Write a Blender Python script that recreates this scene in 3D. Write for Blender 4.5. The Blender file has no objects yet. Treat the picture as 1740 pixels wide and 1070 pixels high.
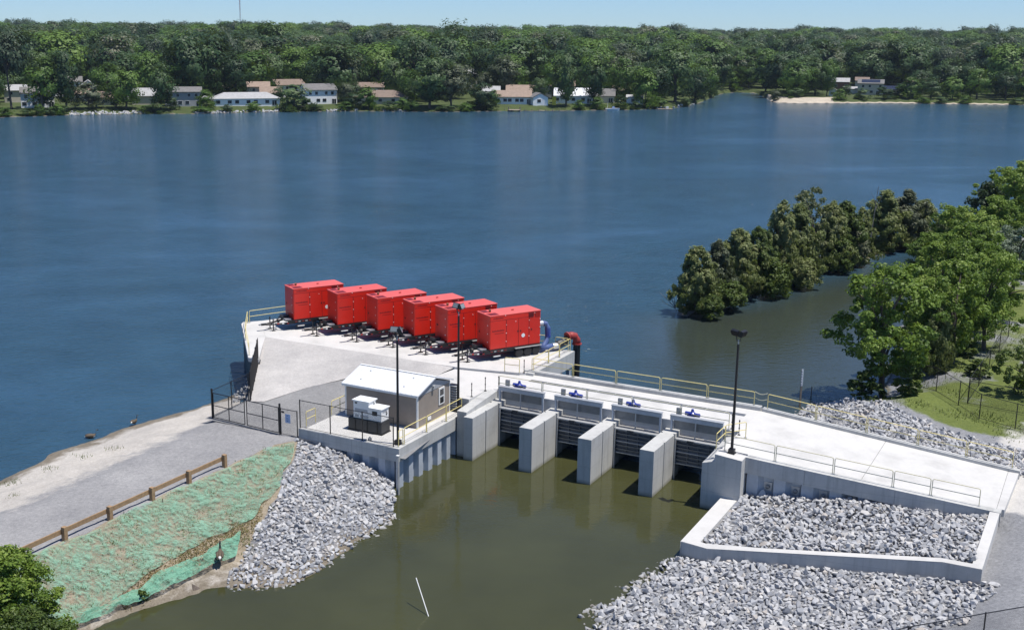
import bpy, bmesh, math, random
import numpy as np
from mathutils import Vector, Matrix

# ------------------------------------------------------------------ camera, sky, sun, exposure
sc = bpy.context.scene
COL = sc.collection
R = math.radians
FPX, CX, CY, HC, HOR, ROLL = 2000.0, 800.0, 535.0, 30.0, 60.0, R(0.45)
PITCH = math.atan((CY - HOR) / FPX)
cam_d = bpy.data.cameras.new('camera'); cam = bpy.data.objects.new('camera', cam_d); COL.objects.link(cam)
cam_d.sensor_fit = 'HORIZONTAL'; cam_d.sensor_width = 36.0
cam_d.lens = 36.0 * FPX / 1740.0; cam_d.shift_x = (870.0 - CX) / 1740.0
cam_d.clip_start = 0.5; cam_d.clip_end = 20000.0
cam.matrix_world = Matrix.Translation((0, 0, HC)) @ Matrix.Rotation(math.pi / 2 - PITCH, 4, 'X') @ Matrix.Rotation(ROLL, 4, 'Z')
sc.camera = cam

SUN_EL, SUN_AZ = R(71), R(-18)            # azimuth measured from +X, counter-clockwise: right of the view, a little towards the viewer
SD = Vector((math.cos(SUN_EL) * math.cos(SUN_AZ), math.cos(SUN_EL) * math.sin(SUN_AZ), math.sin(SUN_EL)))
world = bpy.data.worlds.new('World'); sc.world = world; world.use_nodes = True
wn = world.node_tree; wn.nodes.clear()
sky = wn.nodes.new('ShaderNodeTexSky'); sky.sky_type = 'NISHITA'; sky.sun_disc = False
sky.sun_elevation = SUN_EL; sky.sun_rotation = math.atan2(SD.x, SD.y)
sky.altitude = 0.0; sky.air_density = 0.75; sky.dust_density = 0.1; sky.ozone_density = 3.0
bg = wn.nodes.new('ShaderNodeBackground'); bg.inputs['Strength'].default_value = 0.092
wo = wn.nodes.new('ShaderNodeOutputWorld')
wb = wn.nodes.new('ShaderNodeMix'); wb.data_type = 'RGBA'; wb.blend_type = 'MULTIPLY'; wb.inputs[0].default_value = 1.0; wb.inputs[7].default_value = (0.74, 0.95, 1.22, 1)   # the photograph's cool white balance, the same over the whole sky
wn.links.new(sky.outputs[0], wb.inputs[6]); wn.links.new(wb.outputs[2], bg.inputs[0]); wn.links.new(bg.outputs[0], wo.inputs[0])
sun_d = bpy.data.lights.new('sun', 'SUN'); sun_d.energy = 5.0; sun_d.angle = R(0.5); sun_d.color = (1.0, 0.955, 0.885)
sun = bpy.data.objects.new('sun', sun_d); COL.objects.link(sun)
sun.rotation_euler = SD.to_track_quat('Z', 'Y').to_euler(); sun.location = (60, 0, 80)
sc.view_settings.view_transform = 'Standard'; sc.view_settings.look = 'None'
sc.view_settings.exposure = 0.2; sc.view_settings.gamma = 1.0; sc.view_settings.use_curve_mapping = False
sc.cycles.max_bounces = 8; sc.cycles.transparent_max_bounces = 12
sc.cycles.caustics_reflective = False; sc.cycles.caustics_refractive = False

# ------------------------------------------------------------------ survey helpers
CR, SR = math.cos(ROLL), math.sin(ROLL)
def at(px, py, z=0.0):
    """point of the place seen in this direction at height z (used to survey banks and trees)"""
    a, b = (px - CX) / FPX, -(py - CY) / FPX
    a, b = CR * a - SR * b, SR * a + CR * b
    d = (a, math.cos(PITCH) + b * math.sin(PITCH), -math.sin(PITCH) + b * math.cos(PITCH))
    t = (z - HC) / d[2]
    return Vector((d[0] * t, d[1] * t, z))
TH = R(-29.0)                              # the dam's own frame: u along the deck, v towards the lake
OX, OY = 3.423, 78.603
CU, SU = math.cos(TH), math.sin(TH)
def W(u, v, z=0.0): return Vector((OX + u * CU - v * SU, OY + u * SU + v * CU, z))
def loc_uv(p): dx, dy = p[0] - OX, p[1] - OY; return (dx * CU + dy * SU, -dx * SU + dy * CU)
def lerp(a, b, t): return a + (b - a) * t

# ------------------------------------------------------------------ materials
MATS = {}
def nodes_of(name):
    m = bpy.data.materials.new(name); m.use_nodes = True; nt = m.node_tree; nt.nodes.clear()
    out = nt.nodes.new('ShaderNodeOutputMaterial'); p = nt.nodes.new('ShaderNodeBsdfPrincipled')
    nt.links.new(p.outputs[0], out.inputs[0]); MATS[name] = m
    return m, nt, p, out
def nd(nt, typ, **kw):
    n = nt.nodes.new(typ)
    for k, v in kw.items():
        if k in n.inputs: n.inputs[k].default_value = v
        else: setattr(n, k, v)
    return n
def ramp(nt, fac, stops):
    r = nt.nodes.new('ShaderNodeValToRGB'); e = r.color_ramp.elements
    while len(e) < len(stops): e.new(0.5)
    for i, (p, c) in enumerate(stops): e[i].position = p; e[i].color = (c[0], c[1], c[2], 1)
    nt.links.new(fac, r.inputs[0]); return r
def mixc(nt, fac, a, b, mode='MIX'):
    m = nt.nodes.new('ShaderNodeMix'); m.data_type = 'RGBA'; m.blend_type = mode
    for s, v in ((0, fac), (6, a), (7, b)):
        if hasattr(v, 'is_linked') or isinstance(v, bpy.types.NodeSocket): nt.links.new(v, m.inputs[s])
        else: m.inputs[s].default_value = v if s == 0 else (v[0], v[1], v[2], 1)
    return m.outputs[2]
def mth(nt, op, a, b=0.0, clamp=False):
    m = nt.nodes.new('ShaderNodeMath'); m.operation = op; m.use_clamp = clamp
    for i, v in enumerate((a, b)):
        if isinstance(v, bpy.types.NodeSocket): nt.links.new(v, m.inputs[i])
        else: m.inputs[i].default_value = v
    return m.outputs[0]
def pos(nt): return nd(nt, 'ShaderNodeNewGeometry').outputs['Position']
def noise(nt, vec, scale, detail=4, rough=0.6, dist=0.0):
    n = nd(nt, 'ShaderNodeTexNoise', Scale=scale, Detail=detail, Roughness=rough, Distortion=dist)
    nt.links.new(vec, n.inputs['Vector']); return n.outputs['Fac']
def mapping(nt, vec, scale=(1, 1, 1), rot=(0, 0, 0)):
    m = nd(nt, 'ShaderNodeMapping'); m.inputs['Scale'].default_value = scale; m.inputs['Rotation'].default_value = rot
    nt.links.new(vec, m.inputs['Vector']); return m.outputs[0]
def bump(nt, p, h, strength=0.3, distance=0.02):
    b = nd(nt, 'ShaderNodeBump', Strength=strength, Distance=distance); nt.links.new(h, b.inputs['Height'])
    nt.links.new(b.outputs[0], p.inputs['Normal']); return b
def simple(name, col, rough=0.6, metal=0.0, var=0.12, scale=2.0, coat=0.0, bumpd=0.0, spec=None):
    m, nt, p, out = nodes_of(name)
    f = noise(nt, pos(nt), scale, 5, 0.65)
    lo = [c * (1 - var) for c in col]; hi = [min(1, c * (1 + var)) for c in col]
    r = ramp(nt, f, [(0.3, lo), (0.7, hi)])
    nt.links.new(r.outputs[0], p.inputs['Base Color'])
    p.inputs['Roughness'].default_value = rough; p.inputs['Metallic'].default_value = metal
    if coat: p.inputs['Coat Weight'].default_value = coat; p.inputs['Coat Roughness'].default_value = 0.12
    if spec is not None: p.inputs['Specular IOR Level'].default_value = spec
    if bumpd: bump(nt, p, noise(nt, pos(nt), scale * 8, 3), 0.5, bumpd)
    return m
def concrete(name, col, streak=0.0):
    m, nt, p, out = nodes_of(name)
    v = pos(nt)
    a = noise(nt, v, 0.35, 6, 0.7); b = noise(nt, v, 5.0, 4, 0.7); c = noise(nt, v, 60, 2)
    base = ramp(nt, a, [(0.3, [x * 0.80 for x in col]), (0.5, col), (0.7, [min(1, x * 1.09) for x in col])]).outputs[0]
    base = mixc(nt, mth(nt, 'MULTIPLY', ramp(nt, b, [(0.45, (0, 0, 0)), (0.72, (1, 1, 1))]).outputs[0], 0.22), base, [x * 0.72 for x in col])
    base = mixc(nt, mth(nt, 'MULTIPLY', c, 0.16), base, [x * 0.7 for x in col])
    if streak:
        s = noise(nt, mapping(nt, v, (3.0, 3.0, 0.18)), 1.0, 5, 0.7)
        base = mixc(nt, mth(nt, 'MULTIPLY', ramp(nt, s, [(0.5, (0, 0, 0)), (0.75, (1, 1, 1))]).outputs[0], streak), base, [x * 0.5 for x in col])
        sx = nd(nt, 'ShaderNodeSeparateXYZ'); nt.links.new(v, sx.inputs[0])
        form = mth(nt, 'LESS_THAN', mth(nt, 'FRACT', mth(nt, 'MULTIPLY', sx.outputs[2], 0.82)), 0.03); base = mixc(nt, mth(nt, 'MULTIPLY', form, 0.3), base, [x * 0.55 for x in col])     # board marks of the formwork
        # tide line of silt and algae left by the water
        tide = mth(nt, 'SUBTRACT', 1.0, mth(nt, 'DIVIDE', mth(nt, 'ADD', sx.outputs[2], mth(nt, 'MULTIPLY', a, 0.2)), 0.42), True)
        base = mixc(nt, tide, base, (0.13, 0.125, 0.07))
    nt.links.new(base, p.inputs['Base Color'])
    p.inputs['Roughness'].default_value = 0.85
    bump(nt, p, b, 0.25, 0.01)
    return m
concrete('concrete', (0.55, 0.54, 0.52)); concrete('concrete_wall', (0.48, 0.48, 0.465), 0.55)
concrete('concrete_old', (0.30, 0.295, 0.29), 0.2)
simple('steel_grey', (0.20, 0.21, 0.225), 0.45, 0.5, 0.15); simple('galvanised', (0.46, 0.47, 0.48), 0.45, 0.35, 0.12, 6)
simple('gate_steel', (0.17, 0.18, 0.20), 0.5, 0.5, 0.2, 3); simple('hoist_paint', (0.42, 0.46, 0.52), 0.4, 0.2, 0.08, 3)
simple('sheet_pile', (0.42, 0.46, 0.51), 0.6, 0.0, 0.14, 1.3); simple('dark_pile', (0.055, 0.06, 0.065), 0.7, 0.0, 0.3, 1.5)
simple('yellow_rail', (0.70, 0.59, 0.24), 0.5, 0, 0.08, 4); simple('pale_rail', (0.62, 0.58, 0.40), 0.5, 0.1, 0.1, 4)
simple('black_metal', (0.012, 0.012, 0.014), 0.45, 0, 0.2, 4); simple('black_frame', (0.014, 0.014, 0.016), 0.5, 0, 0.3, 3)
simple('tyre', (0.02, 0.02, 0.021), 0.85, 0, 0.2, 8); simple('rim', (0.03, 0.03, 0.032), 0.4, 0.3)
simple('red_paint', (0.64, 0.020, 0.008), 0.38, 0, 0.05, 1.2, 0.25); simple('red_roof_sunlit', (0.74, 0.125, 0.10), 0.5, 0, 0.05, 1.0, 0.1); simple('red_dark', (0.17, 0.006, 0.008), 0.5, 0, 0.1)  # pump roof red made pinker: overexposed top sunlight painted into the colour
simple('red_pipe', (0.30, 0.035, 0.03), 0.55, 0, 0.25, 3); simple('print_dark', (0.14, 0.004, 0.006), 0.6, 0, 0.05)
simple('white_paint', (0.78, 0.78, 0.77), 0.45, 0, 0.04); simple('white_trim', (0.74, 0.74, 0.72), 0.5, 0, 0.04)
simple('blue_paint', (0.02, 0.04, 0.28), 0.35, 0, 0.15, 4, 0.3); simple('blue_hose', (0.07, 0.11, 0.26), 0.6, 0, 0.15, 3)
simple('silver', (0.62, 0.62, 0.62), 0.35, 0.6, 0.08); simple('tape_white', (0.75, 0.75, 0.75), 0.4); simple('tape_red', (0.4, 0.02, 0.02), 0.4)
simple('tank_dark', (0.03, 0.031, 0.034), 0.5, 0, 0.15, 3); simple('timber', (0.31, 0.20, 0.11), 0.75, 0, 0.25, 5, bumpd=0.01)
simple('timber_old', (0.27, 0.22, 0.17), 0.8, 0, 0.25, 3); simple('roof_metal', (0.70, 0.71, 0.73), 0.4, 0.1, 0.05, 1.0)
simple('shingle_brown', (0.20, 0.15, 0.12), 0.9, 0, 0.2, 1.0); simple('shingle_tan', (0.28, 0.21, 0.165), 0.9, 0, 0.18, 1.0)
simple('shingle_grey', (0.16, 0.155, 0.15), 0.9, 0, 0.2, 1.0); simple('shingle_pale', (0.36, 0.36, 0.36), 0.9, 0, 0.15, 1.0)
simple('siding_white', (0.84, 0.85, 0.86), 0.6, 0, 0.04, 0.6); simple('siding_grey', (0.36, 0.37, 0.39), 0.6, 0, 0.06, 0.6)
simple('siding_cream', (0.55, 0.50, 0.42), 0.6, 0, 0.06, 0.6); simple('brick_red', (0.24, 0.115, 0.085), 0.8, 0, 0.15, 2.0)
simple('solar', (0.03, 0.035, 0.06), 0.25, 0.2, 0.1); simple('goose_brown', (0.10, 0.075, 0.05), 0.8, 0, 0.3, 12); simple('goose_black', (0.012, 0.012, 0.012), 0.6)
simple('goose_white', (0.7, 0.69, 0.66), 0.7); simple('bark', (0.10, 0.08, 0.065), 0.9, 0, 0.3, 4, bumpd=0.03); simple('bark_grey', (0.2, 0.18, 0.16), 0.9, 0, 0.3, 4)
simple('sign_blue', (0.32, 0.42, 0.62), 0.5); simple('sign_ink', (0.10, 0.15, 0.30), 0.5); simple('yellow_plastic', (0.75, 0.55, 0.03), 0.4); simple('rust', (0.2, 0.09, 0.05), 0.8, 0, 0.4, 6)
def weathered(name):
    m = MATS[name]; nt = m.node_tree; p = next(n for n in nt.nodes if n.type == 'BSDF_PRINCIPLED'); src = p.inputs['Base Color'].links[0].from_socket
    oi = nd(nt, 'ShaderNodeObjectInfo'); v = pos(nt); g = noise(nt, mapping(nt, v, (2.5, 2.5, 0.5)), 1.0, 6, 0.7)
    c = mixc(nt, mth(nt, 'MULTIPLY', ramp(nt, g, [(0.48, (0, 0, 0)), (0.75, (1, 1, 1))]).outputs[0], 0.22), src, (0.45, 0.045, 0.025))
    c = mixc(nt, mth(nt, 'MULTIPLY', oi.outputs['Random'], 0.22), c, (0.42, 0.012, 0.012)); nt.links.new(c, p.inputs['Base Color'])
weathered('red_paint'); weathered('red_roof_sunlit')
m, nt, p, out = nodes_of('glass'); p.inputs['Base Color'].default_value = (0.02, 0.024, 0.03, 1); p.inputs['Roughness'].default_value = 0.06
m, nt, p, out = nodes_of('lamp_glass'); p.inputs['Base Color'].default_value = (0.22, 0.24, 0.25, 1); p.inputs['Roughness'].default_value = 0.1
# shed siding with fine horizontal laps
m, nt, p, out = nodes_of('siding_tan')
w = nd(nt, 'ShaderNodeTexWave', Scale=1.0); w.wave_type = 'BANDS'; w.bands_direction = 'Z'; w.wave_profile = 'SAW'; w.inputs['Distortion'].default_value = 0
nt.links.new(mapping(nt, pos(nt), (1, 1, 2.6)), w.inputs['Vector'])
c = ramp(nt, noise(nt, pos(nt), 1.5, 4), [(0.3, (0.265, 0.225, 0.19)), (0.7, (0.31, 0.262, 0.222))])
nt.links.new(c.outputs[0], p.inputs['Base Color']); p.inputs['Roughness'].default_value = 0.7; bump(nt, p, w.outputs['Fac'], 0.6, 0.012)
# granite riprap: every stone its own tone
m, nt, p, out = nodes_of('granite')
g = nd(nt, 'ShaderNodeNewGeometry'); oi = nd(nt, 'ShaderNodeObjectInfo')
rnd = mth(nt, 'FRACT', mth(nt, 'ADD', g.outputs['Random Per Island'], oi.outputs['Random']))
c = ramp(nt, rnd, [(0.0, (0.20, 0.21, 0.23)), (0.25, (0.38, 0.39, 0.41)), (0.6, (0.46, 0.46, 0.47)), (0.88, (0.57, 0.56, 0.545)), (1.0, (0.46, 0.41, 0.36))])
f = noise(nt, g.outputs['Position'], 7.0, 5, 0.75); f2 = noise(nt, g.outputs['Position'], 1.1, 3)
cc = mixc(nt, mth(nt, 'MULTIPLY', f, 0.4), c.outputs[0], (0.22, 0.225, 0.24))
cc = mixc(nt, mth(nt, 'MULTIPLY', ramp(nt, f2, [(0.45, (0, 0, 0)), (0.75, (1, 1, 1))]).outputs[0], 0.3), cc, (0.5, 0.49, 0.47))
sx = nd(nt, 'ShaderNodeSeparateXYZ'); nt.links.new(g.outputs['Position'], sx.inputs[0])
wet = mth(nt, 'SUBTRACT', 1.0, mth(nt, 'DIVIDE', mth(nt, 'ADD', sx.outputs[2], 0.02), 0.16), True)     # wet, silted foot at the waterline
cc = mixc(nt, mth(nt, 'MULTIPLY', wet, 0.75), cc, (0.09, 0.085, 0.06))
nt.links.new(cc, p.inputs['Base Color']); p.inputs['Roughness'].default_value = 0.9; bump(nt, p, f, 0.5, 0.03)
simple('rubble_bed', (0.2, 0.2, 0.205), 0.95, 0, 0.4, 5, bumpd=0.05)
# chain link: thin wires woven as diamonds, the rest open
m, nt, p, out = nodes_of('chain_link')
p.inputs['Base Color'].default_value = (0.012, 0.012, 0.013, 1); p.inputs['Roughness'].default_value = 0.5
uvn = nd(nt, 'ShaderNodeTexCoord'); s = nd(nt, 'ShaderNodeSeparateXYZ'); nt.links.new(uvn.outputs['UV'], s.inputs[0])
k = 1 / 0.07
d1 = mth(nt, 'FRACT', mth(nt, 'MULTIPLY', mth(nt, 'ADD', s.outputs[0], s.outputs[1]), k)); d2 = mth(nt, 'FRACT', mth(nt, 'MULTIPLY', mth(nt, 'SUBTRACT', s.outputs[0], s.outputs[1]), k))
wires = mth(nt, 'MAXIMUM', mth(nt, 'LESS_THAN', d1, 0.075), mth(nt, 'LESS_THAN', d2, 0.075))
tr = nd(nt, 'ShaderNodeBsdfTransparent'); mx = nd(nt, 'ShaderNodeMixShader')
nt.links.new(wires, mx.inputs[0]); nt.links.new(tr.outputs[0], mx.inputs[1]); nt.links.new(p.outputs[0], mx.inputs[2]); nt.links.new(mx.outputs[0], out.inputs[0])

# ground materials: weights come from the terrain's own attribute layers
def ground_mat(name, layers, nscale=0.5, nz=0.35, bumpd=0.03):
    """layers: [(attribute or None, low colour, high colour)], later ones lie over the earlier"""
    m, nt, p, out = nodes_of(name); v = pos(nt)
    big = noise(nt, v, nscale, 7, 0.72, 0.4); fine = noise(nt, v, 4.5, 6, 0.78); grit = noise(nt, v, 17, 3, 0.7)
    col = None
    for i, (att, lo, hi) in enumerate(layers):
        mixf = mth(nt, 'ADD', mth(nt, 'MULTIPLY', fine, 0.6), mth(nt, 'MULTIPLY', grit, 0.4))
        c = ramp(nt, mixf, [(0.36, lo), (0.64, hi)]).outputs[0]
        if col is None: col = c
        else:
            a = nd(nt, 'ShaderNodeAttribute', attribute_name=att)
            w = mth(nt, 'ADD', a.outputs['Fac'], mth(nt, 'MULTIPLY', mth(nt, 'SUBTRACT', big, 0.5), 2 * nz))
            w = ramp(nt, w, [(0.40, (0, 0, 0)), (0.60, (1, 1, 1))]).outputs[0]
            col = mixc(nt, w, col, c)
    blot = ramp(nt, noise(nt, v, 0.22, 5, 0.7), [(0.3, (0.72, 0.72, 0.73)), (0.7, (1.14, 1.13, 1.11))]).outputs[0]
    col = mixc(nt, 0.8, col, blot, 'MULTIPLY')
    nt.links.new(col, p.inputs['Base Color']); p.inputs['Roughness'].default_value = 0.95; p.inputs['Specular IOR Level'].default_value = 0.2
    bump(nt, p, fine, 0.6, bumpd); return m
ground_mat('bank_ground', [(None, (0.36, 0.33, 0.29), (0.58, 0.55, 0.51)), ('road', (0.19, 0.19, 0.195), (0.35, 0.345, 0.345)),
                           ('slope', (0.19, 0.155, 0.105), (0.37, 0.315, 0.24)), ('rubble', (0.13, 0.13, 0.135), (0.28, 0.28, 0.29)), ('wet', (0.12, 0.10, 0.075), (0.24, 0.21, 0.165))], 0.6, 0.42)
ground_mat('yard_ground', [(None, (0.17, 0.17, 0.175), (0.30, 0.30, 0.30))], 0.6)
ground_mat('gravel_pale', [(None, (0.36, 0.345, 0.335), (0.50, 0.485, 0.47))], 0.6)
ground_mat('right_ground', [(None, (0.14, 0.145, 0.155), (0.32, 0.325, 0.34)), ('pale', (0.40, 0.39, 0.37), (0.60, 0.58, 0.55)), ('grass', (0.065, 0.095, 0.02), (0.175, 0.205, 0.06)),
                            ('wet', (0.09, 0.085, 0.06), (0.18, 0.165, 0.13))], 0.5, 0.35)
ground_mat('far_ground', [(None, (0.035, 0.055, 0.018), (0.10, 0.125, 0.042)), ('sand', (0.36, 0.31, 0.24), (0.58, 0.51, 0.42)), ('wet', (0.07, 0.06, 0.045), (0.16, 0.14, 0.11))], 0.08, 0.3)
ground_mat('island_ground', [(None, (0.06, 0.065, 0.025), (0.15, 0.13, 0.07)), ('wet', (0.07, 0.06, 0.045), (0.30, 0.27, 0.23))], 0.6, 0.4)
# erosion netting: green strands over the soil, worn open in patches
def net_mat(name, lo, hi, open_):
    m, nt, p, out = nodes_of(name); v = pos(nt)
    st = noise(nt, mapping(nt, v, (1.2, 5.0, 3.0), (0, 0, R(35))), 2.2, 6, 0.8, 0.6)
    hole = mth(nt, 'ADD', mth(nt, 'MULTIPLY', noise(nt, v, 0.8, 6, 0.75, 0.3), 0.5), mth(nt, 'MULTIPLY', noise(nt, v, 3.2, 6, 0.8, 0.4), 0.5))
    c = ramp(nt, st, [(0.3, lo), (0.7, hi)]).outputs[0]
    nt.links.new(c, p.inputs['Base Color']); p.inputs['Roughness'].default_value = 0.6
    al = ramp(nt, mth(nt, 'ADD', mth(nt, 'MULTIPLY', hole, 0.65), mth(nt, 'MULTIPLY', st, 0.35)), [(open_, (0, 0, 0)), (open_ + 0.13, (0.9, 0.9, 0.9))]).outputs[0]
    tr = nd(nt, 'ShaderNodeBsdfTransparent'); mx = nd(nt, 'ShaderNodeMixShader')
    nt.links.new(al, mx.inputs[0]); nt.links.new(tr.outputs[0], mx.inputs[1]); nt.links.new(p.outputs[0], mx.inputs[2]); nt.links.new(mx.outputs[0], out.inputs[0])
    bump(nt, p, st, 0.8, 0.05)
net_mat('netting', (0.12, 0.27, 0.18), (0.25, 0.45, 0.32), 0.442); net_mat('netting_roll', (0.07, 0.23, 0.145), (0.20, 0.42, 0.295), 0.39)
# foliage
def foliage(name, dark, light, tip, trans=0.3, per=0.3):
    m, nt, p, out = nodes_of(name)
    a = nd(nt, 'ShaderNodeAttribute', attribute_name='tint'); oi = nd(nt, 'ShaderNodeObjectInfo')
    f = mth(nt, 'ADD', mth(nt, 'MULTIPLY', a.outputs['Fac'], 1 - per), mth(nt, 'MULTIPLY', oi.outputs['Random'], per))
    c = ramp(nt, f, [(0.15, dark), (0.62, light), (0.95, tip)]).outputs[0]
    nt.links.new(c, p.inputs['Base Color']); p.inputs['Roughness'].default_value = 0.55; p.inputs['Specular IOR Level'].default_value = 0.35
    t = nd(nt, 'ShaderNodeBsdfTranslucent'); nt.links.new(mixc(nt, 0.5, c, (0.16, 0.22, 0.02)), t.inputs[0])
    mx = nd(nt, 'ShaderNodeMixShader'); mx.inputs[0].default_value = trans
    nt.links.new(p.outputs[0], mx.inputs[1]); nt.links.new(t.outputs[0], mx.inputs[2]); nt.links.new(mx.outputs[0], out.inputs[0]); return m
foliage('leaf_far', (0.022, 0.050, 0.018), (0.054, 0.102, 0.032), (0.10, 0.155, 0.05), 0.22, 0.7); foliage('leaf_far_bright', (0.055, 0.115, 0.02), (0.105, 0.19, 0.032), (0.16, 0.25, 0.05), 0.3, 0.55)
foliage('leaf_far_olive', (0.055, 0.075, 0.038), (0.11, 0.13, 0.07), (0.24, 0.23, 0.17), 0.22, 0.5); foliage('leaf_pine', (0.02, 0.042, 0.022), (0.04, 0.07, 0.035), (0.075, 0.10, 0.055), 0.2, 0.5)
foliage('leaf_near', (0.07, 0.125, 0.018), (0.165, 0.255, 0.036), (0.34, 0.41, 0.09), 0.36); foliage('leaf_cedar', (0.11, 0.145, 0.05), (0.22, 0.255, 0.092), (0.37, 0.37, 0.18), 0.42)
foliage('leaf_silver', (0.09, 0.13, 0.08), (0.2, 0.25, 0.18), (0.40, 0.44, 0.38)); foliage('leaf_shrub', (0.035, 0.065, 0.014), (0.085, 0.13, 0.024), (0.18, 0.22, 0.055))
foliage('leaf_pale', (0.12, 0.14, 0.07), (0.21, 0.23, 0.12), (0.32, 0.33, 0.2)); foliage('grass_blade', (0.07, 0.10, 0.02), (0.15, 0.19, 0.05), (0.27, 0.27, 0.11)); foliage('grass_dry', (0.18, 0.135, 0.06), (0.31, 0.24, 0.11), (0.44, 0.36, 0.2))
# water
def water(name, col, scale, dist, rough, patch, murk_rough=0.0):
    m, nt, p, out = nodes_of(name); v = pos(nt)
    rot = mapping(nt, v, (1.0, 1.7, 1.0), (0, 0, R(-18)))
    a = noise(nt, rot, scale, 3, 0.55, 0.3); b = noise(nt, rot, scale * 3.3, 3, 0.6, 0.2); big = noise(nt, mapping(nt, v, (0.6, 1.0, 1.0), (0, 0, R(20))), 0.013, 5, 0.62, 1.2)
    h = mth(nt, 'ADD', mth(nt, 'MULTIPLY', a, 1.0), mth(nt, 'MULTIPLY', b, 0.38))
    calm = nd(nt, 'ShaderNodeAttribute', attribute_name='calm').outputs['Fac']
    gust = mth(nt, 'ADD', 1.0 - patch, mth(nt, 'MULTIPLY', ramp(nt, big, [(0.35, (0, 0, 0)), (0.68, (1, 1, 1))]).outputs[0], patch))
    gust = mth(nt, 'MULTIPLY', gust, mth(nt, 'SUBTRACT', 1.0, calm))
    bp = nd(nt, 'ShaderNodeBump', Strength=1.0); nt.links.new(h, bp.inputs['Height'])
    nt.links.new(mth(nt, 'MULTIPLY', gust, dist), bp.inputs['Distance']); nt.links.new(bp.outputs[0], p.inputs['Normal'])
    silt = ramp(nt, noise(nt, v, 0.12, 4, 0.6), [(0.3, [c * 0.85 for c in col]), (0.7, [c * 1.15 for c in col])]).outputs[0]
    silt = mixc(nt, mth(nt, 'MULTIPLY', calm, 0.95), silt, (0.036, 0.038, 0.017))                                  # shallow, silty water out of the wind
    nt.links.new(silt, p.inputs['Base Color']); p.inputs['Roughness'].default_value = rough; p.inputs['IOR'].default_value = 1.333
    return m
water('lake_surface', (0.028, 0.070, 0.112), 0.8, 0.5, 0.12, 0.8); water('channel_surface', (0.048, 0.050, 0.020), 0.8, 0.03, 0.03, 0.8)
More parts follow.
